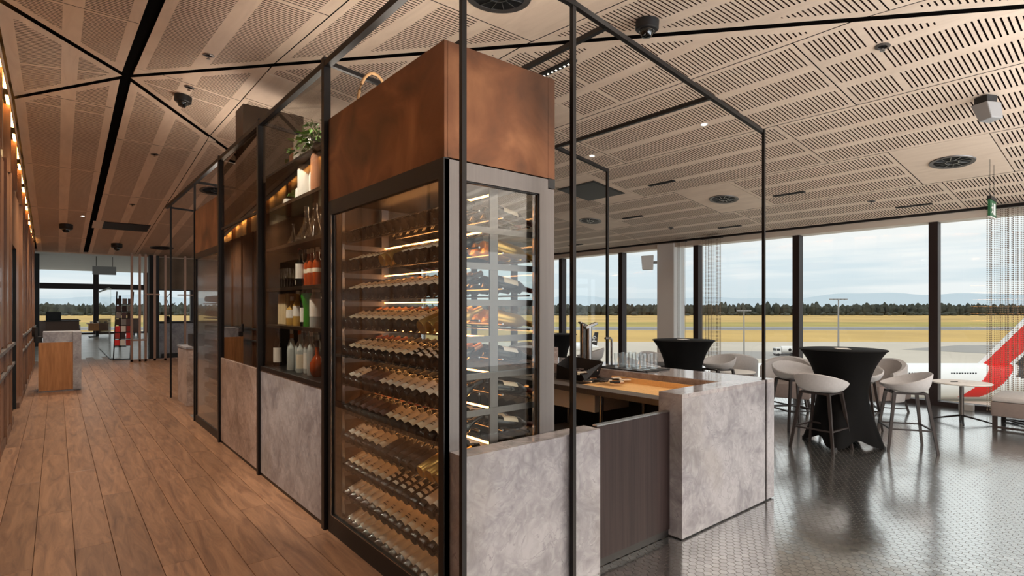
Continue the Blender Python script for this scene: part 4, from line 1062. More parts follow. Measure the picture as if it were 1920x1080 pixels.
# ================================================================== BAR TABLES AND STOOLS
def cocktail_table():
    t = thing('cocktail_table', '', 'table', (0, 0, 0))
    H_, RT = 1.115, 0.455
    NP, NZ = 64, 26; vs = []; fs = []
    for i in range(NZ + 1):
        u = i / NZ
        for j in range(NP):
            a = 2 * math.pi * j / NP; c4 = 0.5 + 0.5 * math.cos(4 * a)
            hem = 0.012 + 0.085 * (1 - c4) ** 1.3
            z = hem + (H_ - 0.012 - hem) * u
            s = z / H_
            if s > 0.5: r = 0.262 + (RT - 0.262) * ((s - 0.5) / 0.5) ** 2.3
            else:
                k = (0.5 - s) / 0.5; r = 0.262 + k ** 1.25 * (0.02 + 0.15 * c4 ** 1.5)
            vs.append((r * math.cos(a), r * math.sin(a), z))
    for i in range(NZ):
        for j in range(NP):
            q = (j + 1) % NP; fs.append((i * NP + j, i * NP + q, (i + 1) * NP + q, (i + 1) * NP + j))
    m = MB(); m.add(vs, fs); m.build('skirt', 'spandex', t, smooth=True)
    m = MB(); m.lathe([(RT, H_ - 0.014), (RT + 0.004, H_ - 0.006), (RT - 0.006, H_), (0, H_ + 0.001)], 64); m.build('table_top', 'spandex', t, smooth=True)
    for k in range(4):
        a = math.pi / 2 * k; m = MB(); m.lathe([(0, 0), (0.035, 0), (0.035, 0.03), (0, 0.03)], 12, (0.40 * math.cos(a), 0.40 * math.sin(a), 0)); m.build('foot', 'black_paint', t, smooth=True)
    m = MB(); m.box(-0.10, -0.07, H_ + 0.0015, 0.10, 0.07, H_ + 0.006); m.build('menu_card', 'white_paint', t, rotz=0.4)
    return t
TA = (7.13, 2.50); TB = (7.31, 4.75); TC = (7.08, 7.37)
ta = cocktail_table(); ta.location = (TA[0], TA[1], 0); ta.rotation_euler = (0, 0, R(8)); ta['label'] = 'tall cocktail table in a black stretch cover, nearest the bar end'; ta['group'] = 'cocktail tables'
copy_thing(ta, (TB[0], TB[1], 0), R(25), 'black covered cocktail table in front of the white column')
copy_thing(ta, (TC[0], TC[1], 0), R(40), 'black covered cocktail table half hidden by the wine cabinet')
def bar_stool():
    t = thing('bar_stool', '', 'stool', (0, 0, 0))
    # shell opening towards -x is the back; front faces +x
    NP = 40; rings = []
    def rim(a): return 0.075 + 0.135 * (0.5 - 0.5 * math.cos(a)) ** 1.3          # a = 0 front, pi back
    prof = [(0.02, lambda a: 0.0), (0.17, lambda a: 0.0), (0.225, lambda a: 0.03), (0.252, lambda a: 0.3 * rim(a) + 0.03), (0.268, lambda a: rim(a) * 0.8), (0.272, lambda a: rim(a) - 0.004), (0.262, lambda a: rim(a) + 0.006), (0.248, lambda a: rim(a) - 0.006),
            (0.235, lambda a: 0.55 * rim(a) + 0.02), (0.19, lambda a: 0.062), (0.10, lambda a: 0.052), (0.01, lambda a: 0.050)]
    vs = []; fs = []
    for r, h in prof:
        for j in range(NP):
            a = 2 * math.pi * j / NP
            sx, sy = r * math.cos(a) * 0.92, r * math.sin(a) * 1.04
            vs.append((sx, sy, h(a)))
    K = len(prof)
    for i in range(K - 1):
        for j in range(NP):
            q = (j + 1) % NP; fs.append((i * NP + j, i * NP + q, (i + 1) * NP + q, (i + 1) * NP + j))
    fs += [tuple(range(NP))[::-1], tuple((K - 1) * NP + j for j in range(NP))]
    m = MB(); m.add(vs, fs); m.build('seat_shell', 'stool_fabric', t, (0, 0, 0.655), smooth=True)
    fr_ = MB()
    for s in (-1, 1): fr_.bar((-0.15, 0.15 * s, 0.642), (0.15, 0.15 * s, 0.642), 0.026, 0.022)
    for s in (-1, 1): fr_.bar((0.15 * s, -0.15, 0.642), (0.15 * s, 0.15, 0.642), 0.026, 0.022)
    fr_.build('seat_frame', 'stool_leg', t)
    for sx in (-1, 1):
        for sy in (-1, 1):
            m = MB(); m.bar((0.15 * sx, 0.15 * sy, 0.648), (0.232 * sx, 0.232 * sy, 0.008), 0.032, 0.032, w2=0.024); l = m.build('leg', 'stool_leg', t)
            m = MB(); m.box(0.232 * sx - 0.012, 0.232 * sy - 0.012, 0, 0.232 * sx + 0.012, 0.232 * sy + 0.012, 0.008); m.build('foot_glide', 'stool_leg', l)
    q = 0.205
    for a, b in (((-q, -q), (q, -q)), ((q, -q), (q, q)), ((q, q), (-q, q)), ((-q, q), (-q, -q))):
        m = MB(); m.bar((a[0], a[1], 0.245), (b[0], b[1], 0.245), 0.016, 0.016); m.build('foot_rail', 'stool_leg', t)
    return t
def face(frm, to): return math.atan2(to[1] - frm[1], to[0] - frm[0])
s0 = bar_stool(); p = (6.70, 2.57); s0.location = (p[0], p[1], 0); s0.rotation_euler = (0, 0, face(p, TA) + 0.1)
s0['label'] = 'pale bucket bar stool with its back to the bar, left of the nearest cocktail table'; s0['group'] = 'bar stools'
for p, t_, lab in (((7.46, 1.96), TA, 'pale bucket bar stool right of the nearest cocktail table'),
                   ((7.62, 3.26), TA, 'pale bar stool behind the left side of the nearest cocktail table'),
                   ((8.0, 2.62), TA, 'bar stool almost hidden behind the nearest cocktail table'),
                   ((6.72, 5.05), TB, 'pale bar stool left of the cocktail table by the column'),
                   ((7.95, 4.55), TB, 'pale bar stool right of the cocktail table by the column'),
                   ((7.55, 5.45), TB, 'pale bar stool behind the cocktail table by the column'),
                   ((6.35, 7.4), TC, 'pale bar stool beside the half hidden cocktail table'),
                   ((7.5, 6.8), TC, 'pale bar stool in front of the half hidden cocktail table')):
    copy_thing(s0, (p[0], p[1], 0), face(p, t_), lab)
# ---- lounge seating along the windows
def tub_chair():
    t = thing('tub_chair', '', 'armchair', (0, 0, 0))
    m = MB(); m.box(-0.33, -0.33, 0.20, 0.36, 0.33, 0.43); m.build('seat_cushion', 'taupe_fabric', t, bevel=0.03, smooth=True)
    NP = 28; vs = []; fs = []
    for i in range(NP + 1):
        a = R(70) + R(220) * i / NP; s = 0.5 - 0.5 * math.cos(a); zt = 0.58 + 0.22 * s ** 1.5
        ro, ri = 0.40, 0.335
        for r, z in ((ro * 0.93, 0.18), (ro, 0.4), (ro * 1.02, zt - 0.02), (ro * 0.97, zt), (ri, zt - 0.015), (ri * 0.97, 0.4), (ri * 0.95, 0.22)):
            vs.append((r * math.cos(a), r * math.sin(a), z))
    for i in range(NP):
        for j in range(7): q = (j + 1) % 7; fs.append((i * 7 + j, i * 7 + q, (i + 1) * 7 + q, (i + 1) * 7 + j))
    fs += [tuple(range(7)), tuple(NP * 7 + j for j in range(7))[::-1]]
    m = MB(); m.add(vs, fs); m.build('back_shell', 'grey_fabric', t, smooth=True)
    for sx in (-1, 1):
        for sy in (-1, 1):
            m = MB(); m.bar((0.26 * sx, 0.26 * sy, 0.20), (0.30 * sx, 0.30 * sy, 0.0), 0.03, 0.03); m.build('leg', 'stool_leg', t)
    m = MB(); m.bar((-0.29, -0.29, 0.05), (0.29, 0.29, 0.05), 0.02, 0.02); m.bar((-0.29, 0.29, 0.05), (0.29, -0.29, 0.05), 0.02, 0.015); m.build('cross_brace', 'stool_leg', t)
    return t
c0 = tub_chair(); c0.location = (9.0, 3.95, 0); c0.rotation_euler = (0, 0, R(200)); c0['label'] = 'low grey tub chair by the window left of the nearest cocktail table'; c0['group'] = 'tub chairs along the windows'
for x, y, r, lab in ((9.85, 2.98, 160, 'low taupe tub chair by the window behind the right-hand bar stool'),
                     (9.45, 5.1, 30, 'low grey tub chair seen right of the cocktail table by the column'),
                     (8.9, 6.3, 120, 'low grey tub chair seen left of the cocktail table by the column'),
                     (8.2, 9.6, 200, 'low grey tub chair behind the beer font'),
                     (7.4, 9.0, 20, 'low grey tub chair beyond the end of the bar counter')):
    copy_thing(c0, (x, y, 0), R(r), lab)
ot = thing('ottoman', 'taupe square ottoman on black frame at the right edge', 'ottoman', (9.95, 1.15, 0), R(2))
m = MB(); m.box(-0.42, -0.42, 0.17, 0.42, 0.42, 0.36); m.build('base_cushion', 'taupe_fabric', ot, bevel=0.02, smooth=True)
m = MB(); m.box(-0.415, -0.415, 0.361, 0.415, 0.415, 0.43); m.build('top_cushion', 'grey_fabric', ot, bevel=0.025, smooth=True)
for sx in (-1, 1):
    for sy in (-1, 1): m = MB(); m.bar((0.38 * sx, 0.38 * sy, 0.17), (0.38 * sx, 0.38 * sy, 0), 0.05, 0.05); m.build('leg', 'stool_leg', ot)
m = MB(); m.box(-0.38, -0.40, 0.012, 0.38, -0.36, 0.035); m.box(-0.40, -0.36, 0.012, -0.36, 0.36, 0.035); m.box(0.36, -0.36, 0.012, 0.40, 0.36, 0.035); m.bar((-0.36, -0.36, 0.024), (0.36, 0.36, 0.024), 0.03, 0.02); m.build('floor_rail', 'stool_leg', ot)
def side_table(loc, rot, lab, H_=0.56, RT=0.34):
    t = thing('side_table', lab, 'table', loc, rot, 'round side tables')
    m = MB(); m.lathe([(0, H_ - 0.022), (RT - 0.02, H_ - 0.022), (RT, H_ - 0.008), (RT - 0.004, H_), (0, H_)], 40); m.build('table_top', 'white_paint', t, smooth=True)
    m = MB(); m.tube([(0, 0, 0.02), (0, 0, H_ - 0.022)], 0.026, 14); m.build('column', 'steel', t, smooth=True)
    for k in range(4):
        a = math.pi / 2 * k; m = MB(); m.bar((0.0, 0.0, 0.10), (0.36 * math.cos(a), 0.36 * math.sin(a), 0.012), 0.035, 0.024, w2=0.022); m.build('leg', 'black_steel', t)
    return t
st1 = side_table((9.74, 1.90, 0), R(14), 'round pale side table with splayed base beside the window mullion')
copy_thing(st1, (8.55, 4.62, 0), R(40), 'round side table between the column cocktail table and the window')
o = thing('place_card', 'small folded white card on the side table by the mullion', 'card', (9.74, 1.90, 0.5605))
part('card', 'white_paint', o, (-0.05, -0.14, 0, 0.05, 0.02, 0.004)); m = MB(); m.bar((-0.1, 0.1, 0.004), (-0.02, 0.04, 0.004), 0.012, 0.008); m.build('pen', 'black_paint', o)
gw = part('floor_socket', 'grey_plastic', None, (10.86, 1.98, 0.0, 10.98, 2.16, 0.10), bevel=0.01); tag(gw, 'small grey floor box at the foot of the window', 'socket')

# ================================================================== BEAD CURTAINS
def bead_curtain(name, x, ya, yb, n, lab, z1=3.08):
    bead = np.array([(1, 0, 0), (0, 1, 0), (-1, 0, 0), (0, -1, 0), (0, 0, 1.6), (0, 0, -1.6)]) * 0.008
    bf_ = np.array([(0, 1, 4), (1, 2, 4), (2, 3, 4), (3, 0, 4), (1, 0, 5), (2, 1, 5), (3, 2, 5), (0, 3, 5)])
    zs = np.arange(0.06, z1, 0.028); cs = []
    for k in range(n):
        y = ya + (yb - ya) * k / (n - 1) + random.uniform(-0.004, 0.004); xx = x + random.uniform(-0.03, 0.03)
        cs.append(np.stack([np.full_like(zs, xx), np.full_like(zs, y), zs], 1))
    cs = np.concatenate(cs); N_ = len(cs)
    V_ = (cs[:, None, :] + bead[None]).reshape(-1, 3); F_ = (np.arange(N_)[:, None, None] * 6 + bf_[None]).reshape(-1, 3)
    me = bpy.data.meshes.new(name); me.from_pydata(V_.tolist(), [], F_.tolist()); me.materials.append(MATS['bead_metal'])
    o = link(name, me); tag(o, lab, 'curtain'); stuff(o)
    r_ = MB(); r_.box(x - 0.04, min(ya, yb) - 0.02, z1, x + 0.04, max(ya, yb) + 0.02, z1 + 0.03); r_.build('curtain_rail', 'black_steel', o)
    return o
bead_curtain('bead_curtain', 10.82, 1.80, 0.70, 46, 'metal bead chain curtain hanging at the right edge of the windows')
bead_curtain('bead_curtain', 10.82, 6.56, 6.12, 20, 'metal bead chain curtain hanging right of the white column')
bead_curtain('bead_curtain', 10.82, 7.20, 6.98, 8, 'narrow strip of metal bead chain close against the white column')

# ================================================================== CEILING FITTINGS
def on_ceiling(px, py):
    x, y, u = ray(px, py); best = None; t = 0.5
    while t < 60:
        if EYE + u * t > zceil(x * t, y * t): return (x * t, y * t)
        t += 0.004
    return (x * t, y * t)
def slope_rot(x, y):
    """euler that tilts a flat fitting to the ceiling facet"""
    e = 1e-3
    gx = (zceil(x + e, y) - zceil(x - e, y)) / (2 * e); gy = (zceil(x, y + e) - zceil(x, y - e)) / (2 * e)
    return (math.atan(gy), -math.atan(gx), 0)
def diffuser(x, y, r, lab, vanes=12):
    t = thing('air_diffuser', lab, 'vent', (x, y, zceil(x, y)), 0, 'round ceiling air diffusers'); t.rotation_euler = slope_rot(x, y)
    m = MB(); m.lathe([(r, -0.001), (r * 0.98, -0.012), (r * 0.80, -0.006), (r * 0.80, -0.001)], 40, cap=False); m.build('outer_ring', 'steel', t, smooth=True)
    m = MB(); m.lathe([(0, -0.002), (r * 0.80, -0.002)], 32); m.build('dark_plate', 'black_paint', t)
    m = MB(); m.lathe([(r * 0.30, -0.003), (r * 0.30, -0.010), (r * 0.26, -0.010), (r * 0.26, -0.003)], 28, cap=False); m.build('inner_ring', 'bright_steel', t, smooth=True)
    for k in range(vanes):
        a = 2 * math.pi * k / vanes; m = MB(); m.bar((r * 0.30 * math.cos(a), r * 0.30 * math.sin(a), -0.007), (r * 0.80 * math.cos(a + 0.15), r * 0.80 * math.sin(a + 0.15), -0.007), 0.006, 0.006); m.build('vane', 'bright_steel', t)
diffuser(8.64, 1.78, 0.235, 'round air diffuser in the plain panel at the right, nearest the exit sign')
diffuser(8.64, 4.84, 0.235, 'round air diffuser in the plain panel above the cocktail table by the column')
diffuser(8.64, 7.84, 0.235, 'round air diffuser furthest along the window side of the ceiling')
diffuser(2.655, 3.37, 0.26, 'round air diffuser cut by the top edge of the photo above the copper box')
diffuser(2.50, 12.45, 0.30, 'dark round air diffuser behind the corridor frame rails')
diffuser(2.36, 18.8, 0.30, 'dark round air diffuser at the far end of the corridor ceiling')
def fitting(name, lab, cat, x, y, grp=None):
    t = thing(name, lab, cat, (x, y, zceil(x, y)), 0, grp); t.rotation_euler = slope_rot(x, y); return t
x, y = on_ceiling(1108, 358); t = fitting('return_air_grille', 'black square return air grille in the ceiling beyond the bar frame', 'vent', x, y)
part('frame', 'black_steel', t, (-0.40, -0.42, -0.012, 0.40, 0.42, -0.001)); part('mesh_plate', 'black_paint', t, (-0.37, -0.39, -0.016, 0.37, 0.39, -0.0125))
x, y = on_ceiling(237, 425); t = fitting('return_air_grille', 'long black return air grille across the corridor ceiling', 'vent', x, y)
part('frame', 'black_steel', t, (-0.46, -0.38, -0.012, 0.46, 0.38, -0.001)); part('mesh_plate', 'black_paint', t, (-0.43, -0.35, -0.016, 0.43, 0.35, -0.0125))
part('cover_plate', 'soffit_paint', t, (-0.66, -0.38, -0.010, -0.462, 0.38, -0.001))
for px, py, lab in ((1240, 343, 'short black linear vent nearest the bar frame'), (1479, 363, 'short black linear vent right of the bar frame post'), (1713, 385, 'short black linear vent near the window head at right'),
                    (1186, 407, 'short black linear vent left of the middle diffuser'), (1368, 425, 'short black linear vent above the column curtain'), (1079, 459, 'short black linear vent above the farthest windows')):
    x, y = on_ceiling(px, py); t = fitting('linear_vent', lab, 'vent', x, y, 'short linear vents')
    part('slot_body', 'black_paint', t, (-0.035, -0.24, -0.012, 0.035, 0.24, -0.001)); part('louvre', 'black_steel', t, (-0.006, -0.22, -0.018, 0.006, 0.22, -0.0125))
def dome(px, py, r, lab, drop=0.0):
    x, y = on_ceiling(px, py); t = fitting('dome_camera', lab, 'camera', x, y)
    m = MB(); m.lathe([(r * 0.9, -0.001), (r, -0.004), (r, -r * 0.75), (r * 0.9, -r * 0.85), (0, -r * 0.85)], 28); m.build('housing', 'black_paint', t, smooth=True)
    m = MB(); m.lathe([(r * 0.58, -r * 0.86), (r * 0.57, -r * 1.1), (r * 0.40, -r * 1.4), (0, -r * 1.5)], 24); m.build('dome', 'wine_glass_dark', t, smooth=True)
    m = MB(); m.lathe([(r * 0.62, -r * 0.855), (r * 0.66, -r * 0.90), (r * 0.60, -r * 0.93)], 24, cap=False); m.build('trim_ring', 'bright_steel', t, smooth=True)
dome(1214, 38, 0.095, 'black dome security camera on the ceiling above the bar frame')
dome(344, 180, 0.10, 'black dome camera on the corridor ceiling beside the dark cabinet top')
dome(124, 421, 0.13, 'black dome camera far along the left corridor ceiling')
dome(219, 457, 0.13, 'small dark dome camera near the far end of the corridor ceiling')
def sprinkler(px, py, lab, grp='ceiling sprinklers'):
    x, y = on_ceiling(px, py); t = fitting('sprinkler', lab, 'sprinkler', x, y, grp)
    m = MB(); m.lathe([(0.055, -0.001), (0.058, -0.006), (0.035, -0.012), (0.034, -0.002)], 20, cap=False); m.build('cup_ring', 'steel', t, smooth=True)
    m = MB(); m.lathe([(0, -0.003), (0.034, -0.003)], 16); m.build('recess', 'black_paint', t)
    m = MB(); m.tube([(0, 0, -0.002), (0, 0, -0.04)], 0.010, 8); m.lathe([(0, -0.046), (0.02, -0.044), (0.02, -0.041), (0, -0.040)], 12); m.build('nozzle', 'bright_steel', t, smooth=True)
sprinkler(1655, 86, 'sprinkler head in its ring near the top right of the ceiling')
sprinkler(391, 103, 'round detector ring on the corridor ceiling nearest the camera')
sprinkler(355, 163, 'sprinkler head just above the corridor dome camera')
sprinkler(290, 289, 'sprinkler head halfway along the corridor ceiling')
sprinkler(1634, 377, 'sprinkler head above the window at right')
sprinkler(1258, 427, 'sprinkler head above the white column')
sprinkler(248, 383, 'sprinkler head before the long corridor grille')
def downlight(px, py, lab, power=40):
    x, y = on_ceiling(px, py); t = fitting('downlight', lab, 'light', x, y, 'small recessed downlights')
    m = MB(); m.lathe([(0.045, -0.001), (0.043, -0.006), (0.030, -0.004), (0.030, -0.001)], 18, cap=False); m.build('bezel', 'white_paint', t, smooth=True)
    m = MB(); m.lathe([(0, -0.002), (0.030, -0.002)], 16); m.build('lens', 'lamp_white', t)
    spot((x, y, zceil(x, y) - 0.03), power)
def spot(loc, power, col=(1.0, 0.82, 0.62), size=R(130), blend=0.8, rad=0.06):
    d = bpy.data.lights.new('lamp', 'SPOT'); d.energy = power; d.color = col; d.spot_size = size; d.spot_blend = blend; d.shadow_soft_size = rad
    o = bpy.data.objects.new('lamp', d); COL.objects.link(o); o.location = loc; return o
downlight(1320, 233, 'tiny lit downlight above the bar counter')
downlight(1110, 292, 'tiny lit downlight beyond the bar frame corner')
downlight(155, 405, 'tiny lit downlight on the left corridor ceiling')
# hanging projector and exit sign
x, y = on_ceiling(1850, 180); t = thing('ceiling_sensor', 'grey box-shaped ceiling unit with a black mount at upper right', 'sensor', (x, y, zceil(x, y)), R(-28))
part('mount', 'black_paint', t, (-0.06, -0.05, -0.07, 0.06, 0.07, -0.005)); m = MB(); m.add([(-0.085, -0.07, -0.075), (0.085, -0.07, -0.075), (0.085, 0.09, -0.072), (-0.085, 0.09, -0.072), (-0.07, -0.10, -0.24), (0.07, -0.10, -0.24), (0.07, 0.02, -0.25), (-0.07, 0.02, -0.25)], [(0, 1, 2, 3), (7, 6, 5, 4), (0, 4, 5, 1), (1, 5, 6, 2), (2, 6, 7, 3), (3, 7, 4, 0)]); m.build('body', 'grey_plastic', t, bevel=0.008)
ex = thing('exit_sign', 'green running-man exit sign hung on two cables at right', 'sign', (8.9, 1.44, 2.72), R(0))
part('panel', 'exit_green', ex, (-0.015, -0.20, 0, 0.015, 0.20, 0.20)) if False else None
m = MB(); m.box(-0.17, -0.012, 0, 0.17, 0.012, 0.20); m.build('panel', 'exit_green', ex)
m = MB(); m.box(-0.17, -0.02, 0.201, 0.17, 0.02, 0.245); m.build('top_housing', 'black_paint', ex)
m = MB(); m.box(-0.175, -0.014, -0.012, 0.175, 0.014, -0.001); m.build('bottom_edge', 'white_paint', ex)
m = MB()
for s in (-1,):
    yy = -0.0135
    m.box(0.03, yy, 0.03, 0.12, yy + 0.001, 0.17)                                     # doorway
    m.bar((-0.06, yy, 0.125), (-0.03, yy, 0.075), 0.03, 0.003, up=(0, 1, 0)); m.bar((-0.03, yy, 0.08), (-0.005, yy, 0.03), 0.018, 0.003, up=(0, 1, 0)); m.bar((-0.03, yy, 0.08), (-0.09, yy, 0.045), 0.018, 0.003, up=(0, 1, 0))
    m.bar((-0.06, yy, 0.125), (-0.01, yy, 0.115), 0.014, 0.003, up=(0, 1, 0)); m.bar((-0.06, yy, 0.125), (-0.10, yy, 0.10), 0.014, 0.003, up=(0, 1, 0)); m.box(-0.062, yy, 0.14, -0.038, yy + 0.001, 0.164)
m.build('pictogram', 'white_paint', ex)
for sx in (-0.12, 0.12):
    m = MB(); m.tube([(sx, 0, 0.245), (sx, 0, zceil(8.9 + sx, 1.44) - 2.72)], 0.0025, 5); m.build('cable', 'black_steel', ex)
# small black linear lamp with a row of points beside the copper box
xa, ya = on_ceiling(1064, 116); t = fitting('linear_lamp', 'short black linear lamp with a row of bright points behind the copper box', 'light', xa, ya)
part('body', 'black_paint', t, (-0.035, -0.1, -0.02, 0.035, 0.9, -0.001))
for k in range(16):
    m = MB(); m.lathe([(0, -0.0215), (0.010, -0.0215)], 8, (0.015, -0.06 + 0.058 * k, 0)); m.build('lens', 'lamp_white', t)
# loudspeaker on the column
t = thing('wall_speaker', 'white angled loudspeaker mounted high on the white column', 'speaker', (10.80, 7.97, 2.50), R(-55))
m = MB(); m.add([(-0.10, -0.09, 0.0), (0.09, -0.08, 0.0), (0.09, 0.08, 0.0), (-0.10, 0.09, 0.0), (-0.12, -0.11, 0.32), (0.10, -0.09, 0.34), (0.10, 0.09, 0.34), (-0.12, 0.11, 0.32)], [(0, 3, 2, 1), (4, 5, 6, 7), (0, 1, 5, 4), (1, 2, 6, 5), (2, 3, 7, 6), (3, 0, 4, 7)]); m.build('cabinet', 'white_paint', t, bevel=0.012)
m = MB(); m.box(0.09, -0.03, 0.14, 0.16, 0.03, 0.20); m.build('bracket', 'grey_plastic', t); t.scale = (1.3, 1.3, 1.0)

# ================================================================== CORRIDOR: welcome desk and end fittings
kd = thing('welcome_desk', 'timber and white marble welcome desk on the corridor floor', 'desk', (0, 0, 0))
part('timber_face', 'kiosk_timber', kd, (-0.262, 13.585, 0.03, 0.245, 13.605, 0.94))
part('marble_base', 'marble', kd, (-0.262, 13.606, 0.03, 0.245, 14.3, 0.93)); part('kick', 'marble', kd, (-0.27, 13.60, 0, 0.36, 14.32, 0.029))
part('end_slab', 'marble', kd, (0.246, 13.56, 0.03, 0.372, 14.32, 1.135)); part('top_slab', 'marble', kd, (-0.2, 13.75, 0.932, 0.2455, 14.32, 1.135))
t = thing('desk_monitor', 'black flat screen tilted on the welcome desk', 'monitor', (-0.24, 13.9, 0.945), R(10))
part('screen', 'black_paint', t, (-0.10, -0.16, 0.10, -0.06, 0.16, 0.28)); part('stand', 'black_paint', t, (-0.09, -0.05, -0.01, 0.02, 0.05, 0.10))
# brass slatted screen at the corridor end
SY_ = 19.7
sc = thing('brass_screen', 'tall open brass screen with small shelves at the corridor end', 'screen', (0, 0, 0))
for px in (247, 262, 273, 290, 310, 347):
    x, y, _ = on_x(px, 600, 1.0)
    r = ray(px, 600); X = r[0] * SY_ / r[1]
    part('post', 'brass', sc, (X - 0.03, SY_ - 0.03, 0, X + 0.03, SY_ + 0.03, 3.2))
part('bottom_rail', 'brass', sc, (1.68, SY_ - 0.03, 0.0, 3.2, SY_ + 0.03, 0.06)); part('shelf', 'brass', sc, (2.03, SY_ - 0.15, 1.98, 2.40, SY_ + 0.15, 2.02)); part('shelf', 'brass', sc, (1.72, SY_ - 0.15, 0.62, 2.08, SY_ + 0.15, 0.66)); part('shelf', 'brass', sc, (2.9, SY_ - 0.15, 1.98, 3.3, SY_ + 0.15, 2.01))
o = part('black_pier', 'black_paint', None, (2.18, 20.0, 0, 2.44, 20.3, 3.2)); struct(o)
o = part('wall_back', 'bronze', None, (2.44, 20.4, 2.18, 5.2, 20.5, 3.4)); struct(o)
o = thing('marble_buffet', 'white marble buffet counter behind the brass screen', 'counter', (0, 0, 0)); part('front_slab', 'marble', o, (2.5, 20.45, 0, 5.5, 20.55, 1.10)); part('top_slab', 'black_paint', o, (2.5, 20.40, 1.101, 5.5, 21.2, 1.16)); part('plinth', 'black_paint', o, (2.55, 20.42, 0, 5.5, 20.449, 0.15))
t = thing('glass_flower_vase', 'slim vase with a bare branch on the buffet', 'vase', (2.75, 20.6, 1.161)); m = MB(); m.lathe([(0, 0), (0.09, 0), (0.10, 0.08), (0.04, 0.14), (0.05, 0.18)], 14); m.build('vase_body', 'black_paint', t, smooth=True)
m = MB()
for a, b in (((0, 0, 0.15), (0.05, 0, 0.45)), ((0.05, 0, 0.45), (0.2, 0, 0.6)), ((0.05, 0, 0.45), (-0.05, 0, 0.75)), ((-0.05, 0, 0.75), (0.1, 0, 0.95))): m.bar(a, b, 0.02)
m.build('branch', 'leather_brown', t)
# magazine rack
mr = thing('magazine_rack', 'leaning black magazine rack with rows of red covers by the brass screen', 'rack', (1.33, 20.6, 0))
m = MB()
for s in (0.0, 0.42): m.bar((s, 0, 0), (s + 0.10, 0.15, 2.1), 0.03)
m.bar((0, 0, 0.02), (0.45, 0, 0.02), 0.03); m.bar((0, 0, 0.02), (0, 0.5, 0.02), 0.03); m.build('frame', 'black_steel', mr)
for k in range(7):
    z = 0.45 + 0.21 * k; part('ledge', 'black_steel', mr, (0.0 + 0.01 * k, -0.05 + 0.015 * k, z - 0.02, 0.45 + 0.01 * k, 0.03 + 0.015 * k, z - 0.005))
    for i in range(3):
        mm = ('plane_red', 'white_label', 'red_label', 'dark_label', 'grey_plastic', 'purple_label')[(k * 2 + i) % 4 if k < 3 else 3 + (k + i) % 3]
        part('magazine', mm, mr, (0.03 + 0.14 * i + 0.01 * k, -0.03 + 0.015 * k, z - 0.004, 0.15 + 0.14 * i + 0.01 * k, -0.015 + 0.015 * k, z + 0.17))
sg = part('glass_balustrade', 'clear_glass', None, (1.28, 20.9, 0.02, 1.295, 27.0, 2.2)); tag(sg, 'clear glass partition beside the magazine rack', 'glass panel')
part('floor_channel', 'black_steel', sg, (1.27, 20.9, 0, 1.305, 27.0, 0.019)); part('handrail', 'black_steel', sg, (1.26, 20.9, 2.201, 1.315, 27.0, 2.24))
# far lounge chairs and tables
def far_chair(loc, rot, lab):
    t = thing('lounge_armchair', lab, 'armchair', loc, rot, 'brown armchairs at the end windows')
    m = MB(); m.box(-0.4, -0.4, 0.2, 0.4, 0.4, 0.48); m.build('seat', 'leather_brown', t, bevel=0.04, smooth=True)
    m = MB(); m.box(-0.45, -0.45, 0.18, -0.32, 0.45, 1.0); m.build('backrest', 'leather_brown', t, bevel=0.04, smooth=True)
    for s in (-1, 1): m = MB(); m.box(-0.31, 0.33 * s - 0.07, 0.2, 0.4, 0.33 * s + 0.07, 0.66); m.build('arm', 'leather_brown', t, bevel=0.03, smooth=True)
    for sx in (-1, 1):
        for sy in (-1, 1): m = MB(); m.box(0.36 * sx - 0.03, 0.36 * sy - 0.03, 0, 0.36 * sx + 0.03, 0.36 * sy + 0.03, 0.18); m.build('leg', 'black_paint', t)
    return t
fc = far_chair((0.55, 38.0, 0), R(80), 'brown armchair in front of the end window, leftmost of the pair by the small table')
copy_thing(fc, (3.2, 38.5, 0), R(100), 'brown armchair right of the small far table')
copy_thing(fc, (-0.3, 34.0, 0), R(60), 'brown armchair nearest the left glazing at the corridor end')
t = thing('timber_table', 'small orange timber table with white cups before the end window', 'table', (1.75, 37.6, 0)); part('top', 'kiosk_timber', t, (-0.5, -0.5, 0.72, 0.5, 0.5, 0.76)); part('apron', 'kiosk_timber', t, (-0.42, -0.42, 0.35, 0.42, 0.42, 0.719)); part('base', 'black_paint', t, (-0.1, -0.1, 0.02, 0.1, 0.1, 0.349))
for k in range(4): m = MB(); a = k * 1.571 + 0.78; m.bar((0, 0, 0.03), (0.55 * math.cos(a), 0.55 * math.sin(a), 0.015), 0.06, 0.03); m.build('leg', 'black_paint', t)
for k in range(3): m = MB(); m.lathe([(0, 0), (0.05, 0), (0.07, 0.10), (0.06, 0.10), (0.04, 0.01), (0, 0.01)], 12); tag(m.build('cup', 'ceramic_white', None, (1.45 + 0.3 * k, 37.4, 0.7605), smooth=True), 'white cup on the far timber table', 'cup', 'cups on the far timber table')
t = thing('hanging_sign_board', 'dark grey sign board hung below the far ceiling', 'sign', (1.62, 30.0, 3.05)); part('board', 'grey_plastic', t, (-0.42, -0.05, 0, 0.42, 0.05, 0.36)); part('hanger', 'black_steel', t, (-0.3, -0.01, 0.361, -0.28, 0.01, 0.79), (0.28, -0.01, 0.361, 0.30, 0.01, 0.79))
o = thing('lamp_desk', 'dark service desk with a screen by the far left glazing', 'desk', (0.0, 30.0, 0)); part('body', 'leather_brown', o, (-0.35, 0, 0, 0.75, 0.7, 1.02)); part('top', 'black_paint', o, (-0.40, -0.05, 1.021, 0.80, 0.75, 1.06)); part('screen', 'black_paint', o, (-0.35, 0.3, 1.061, 0.15, 0.34, 1.42))
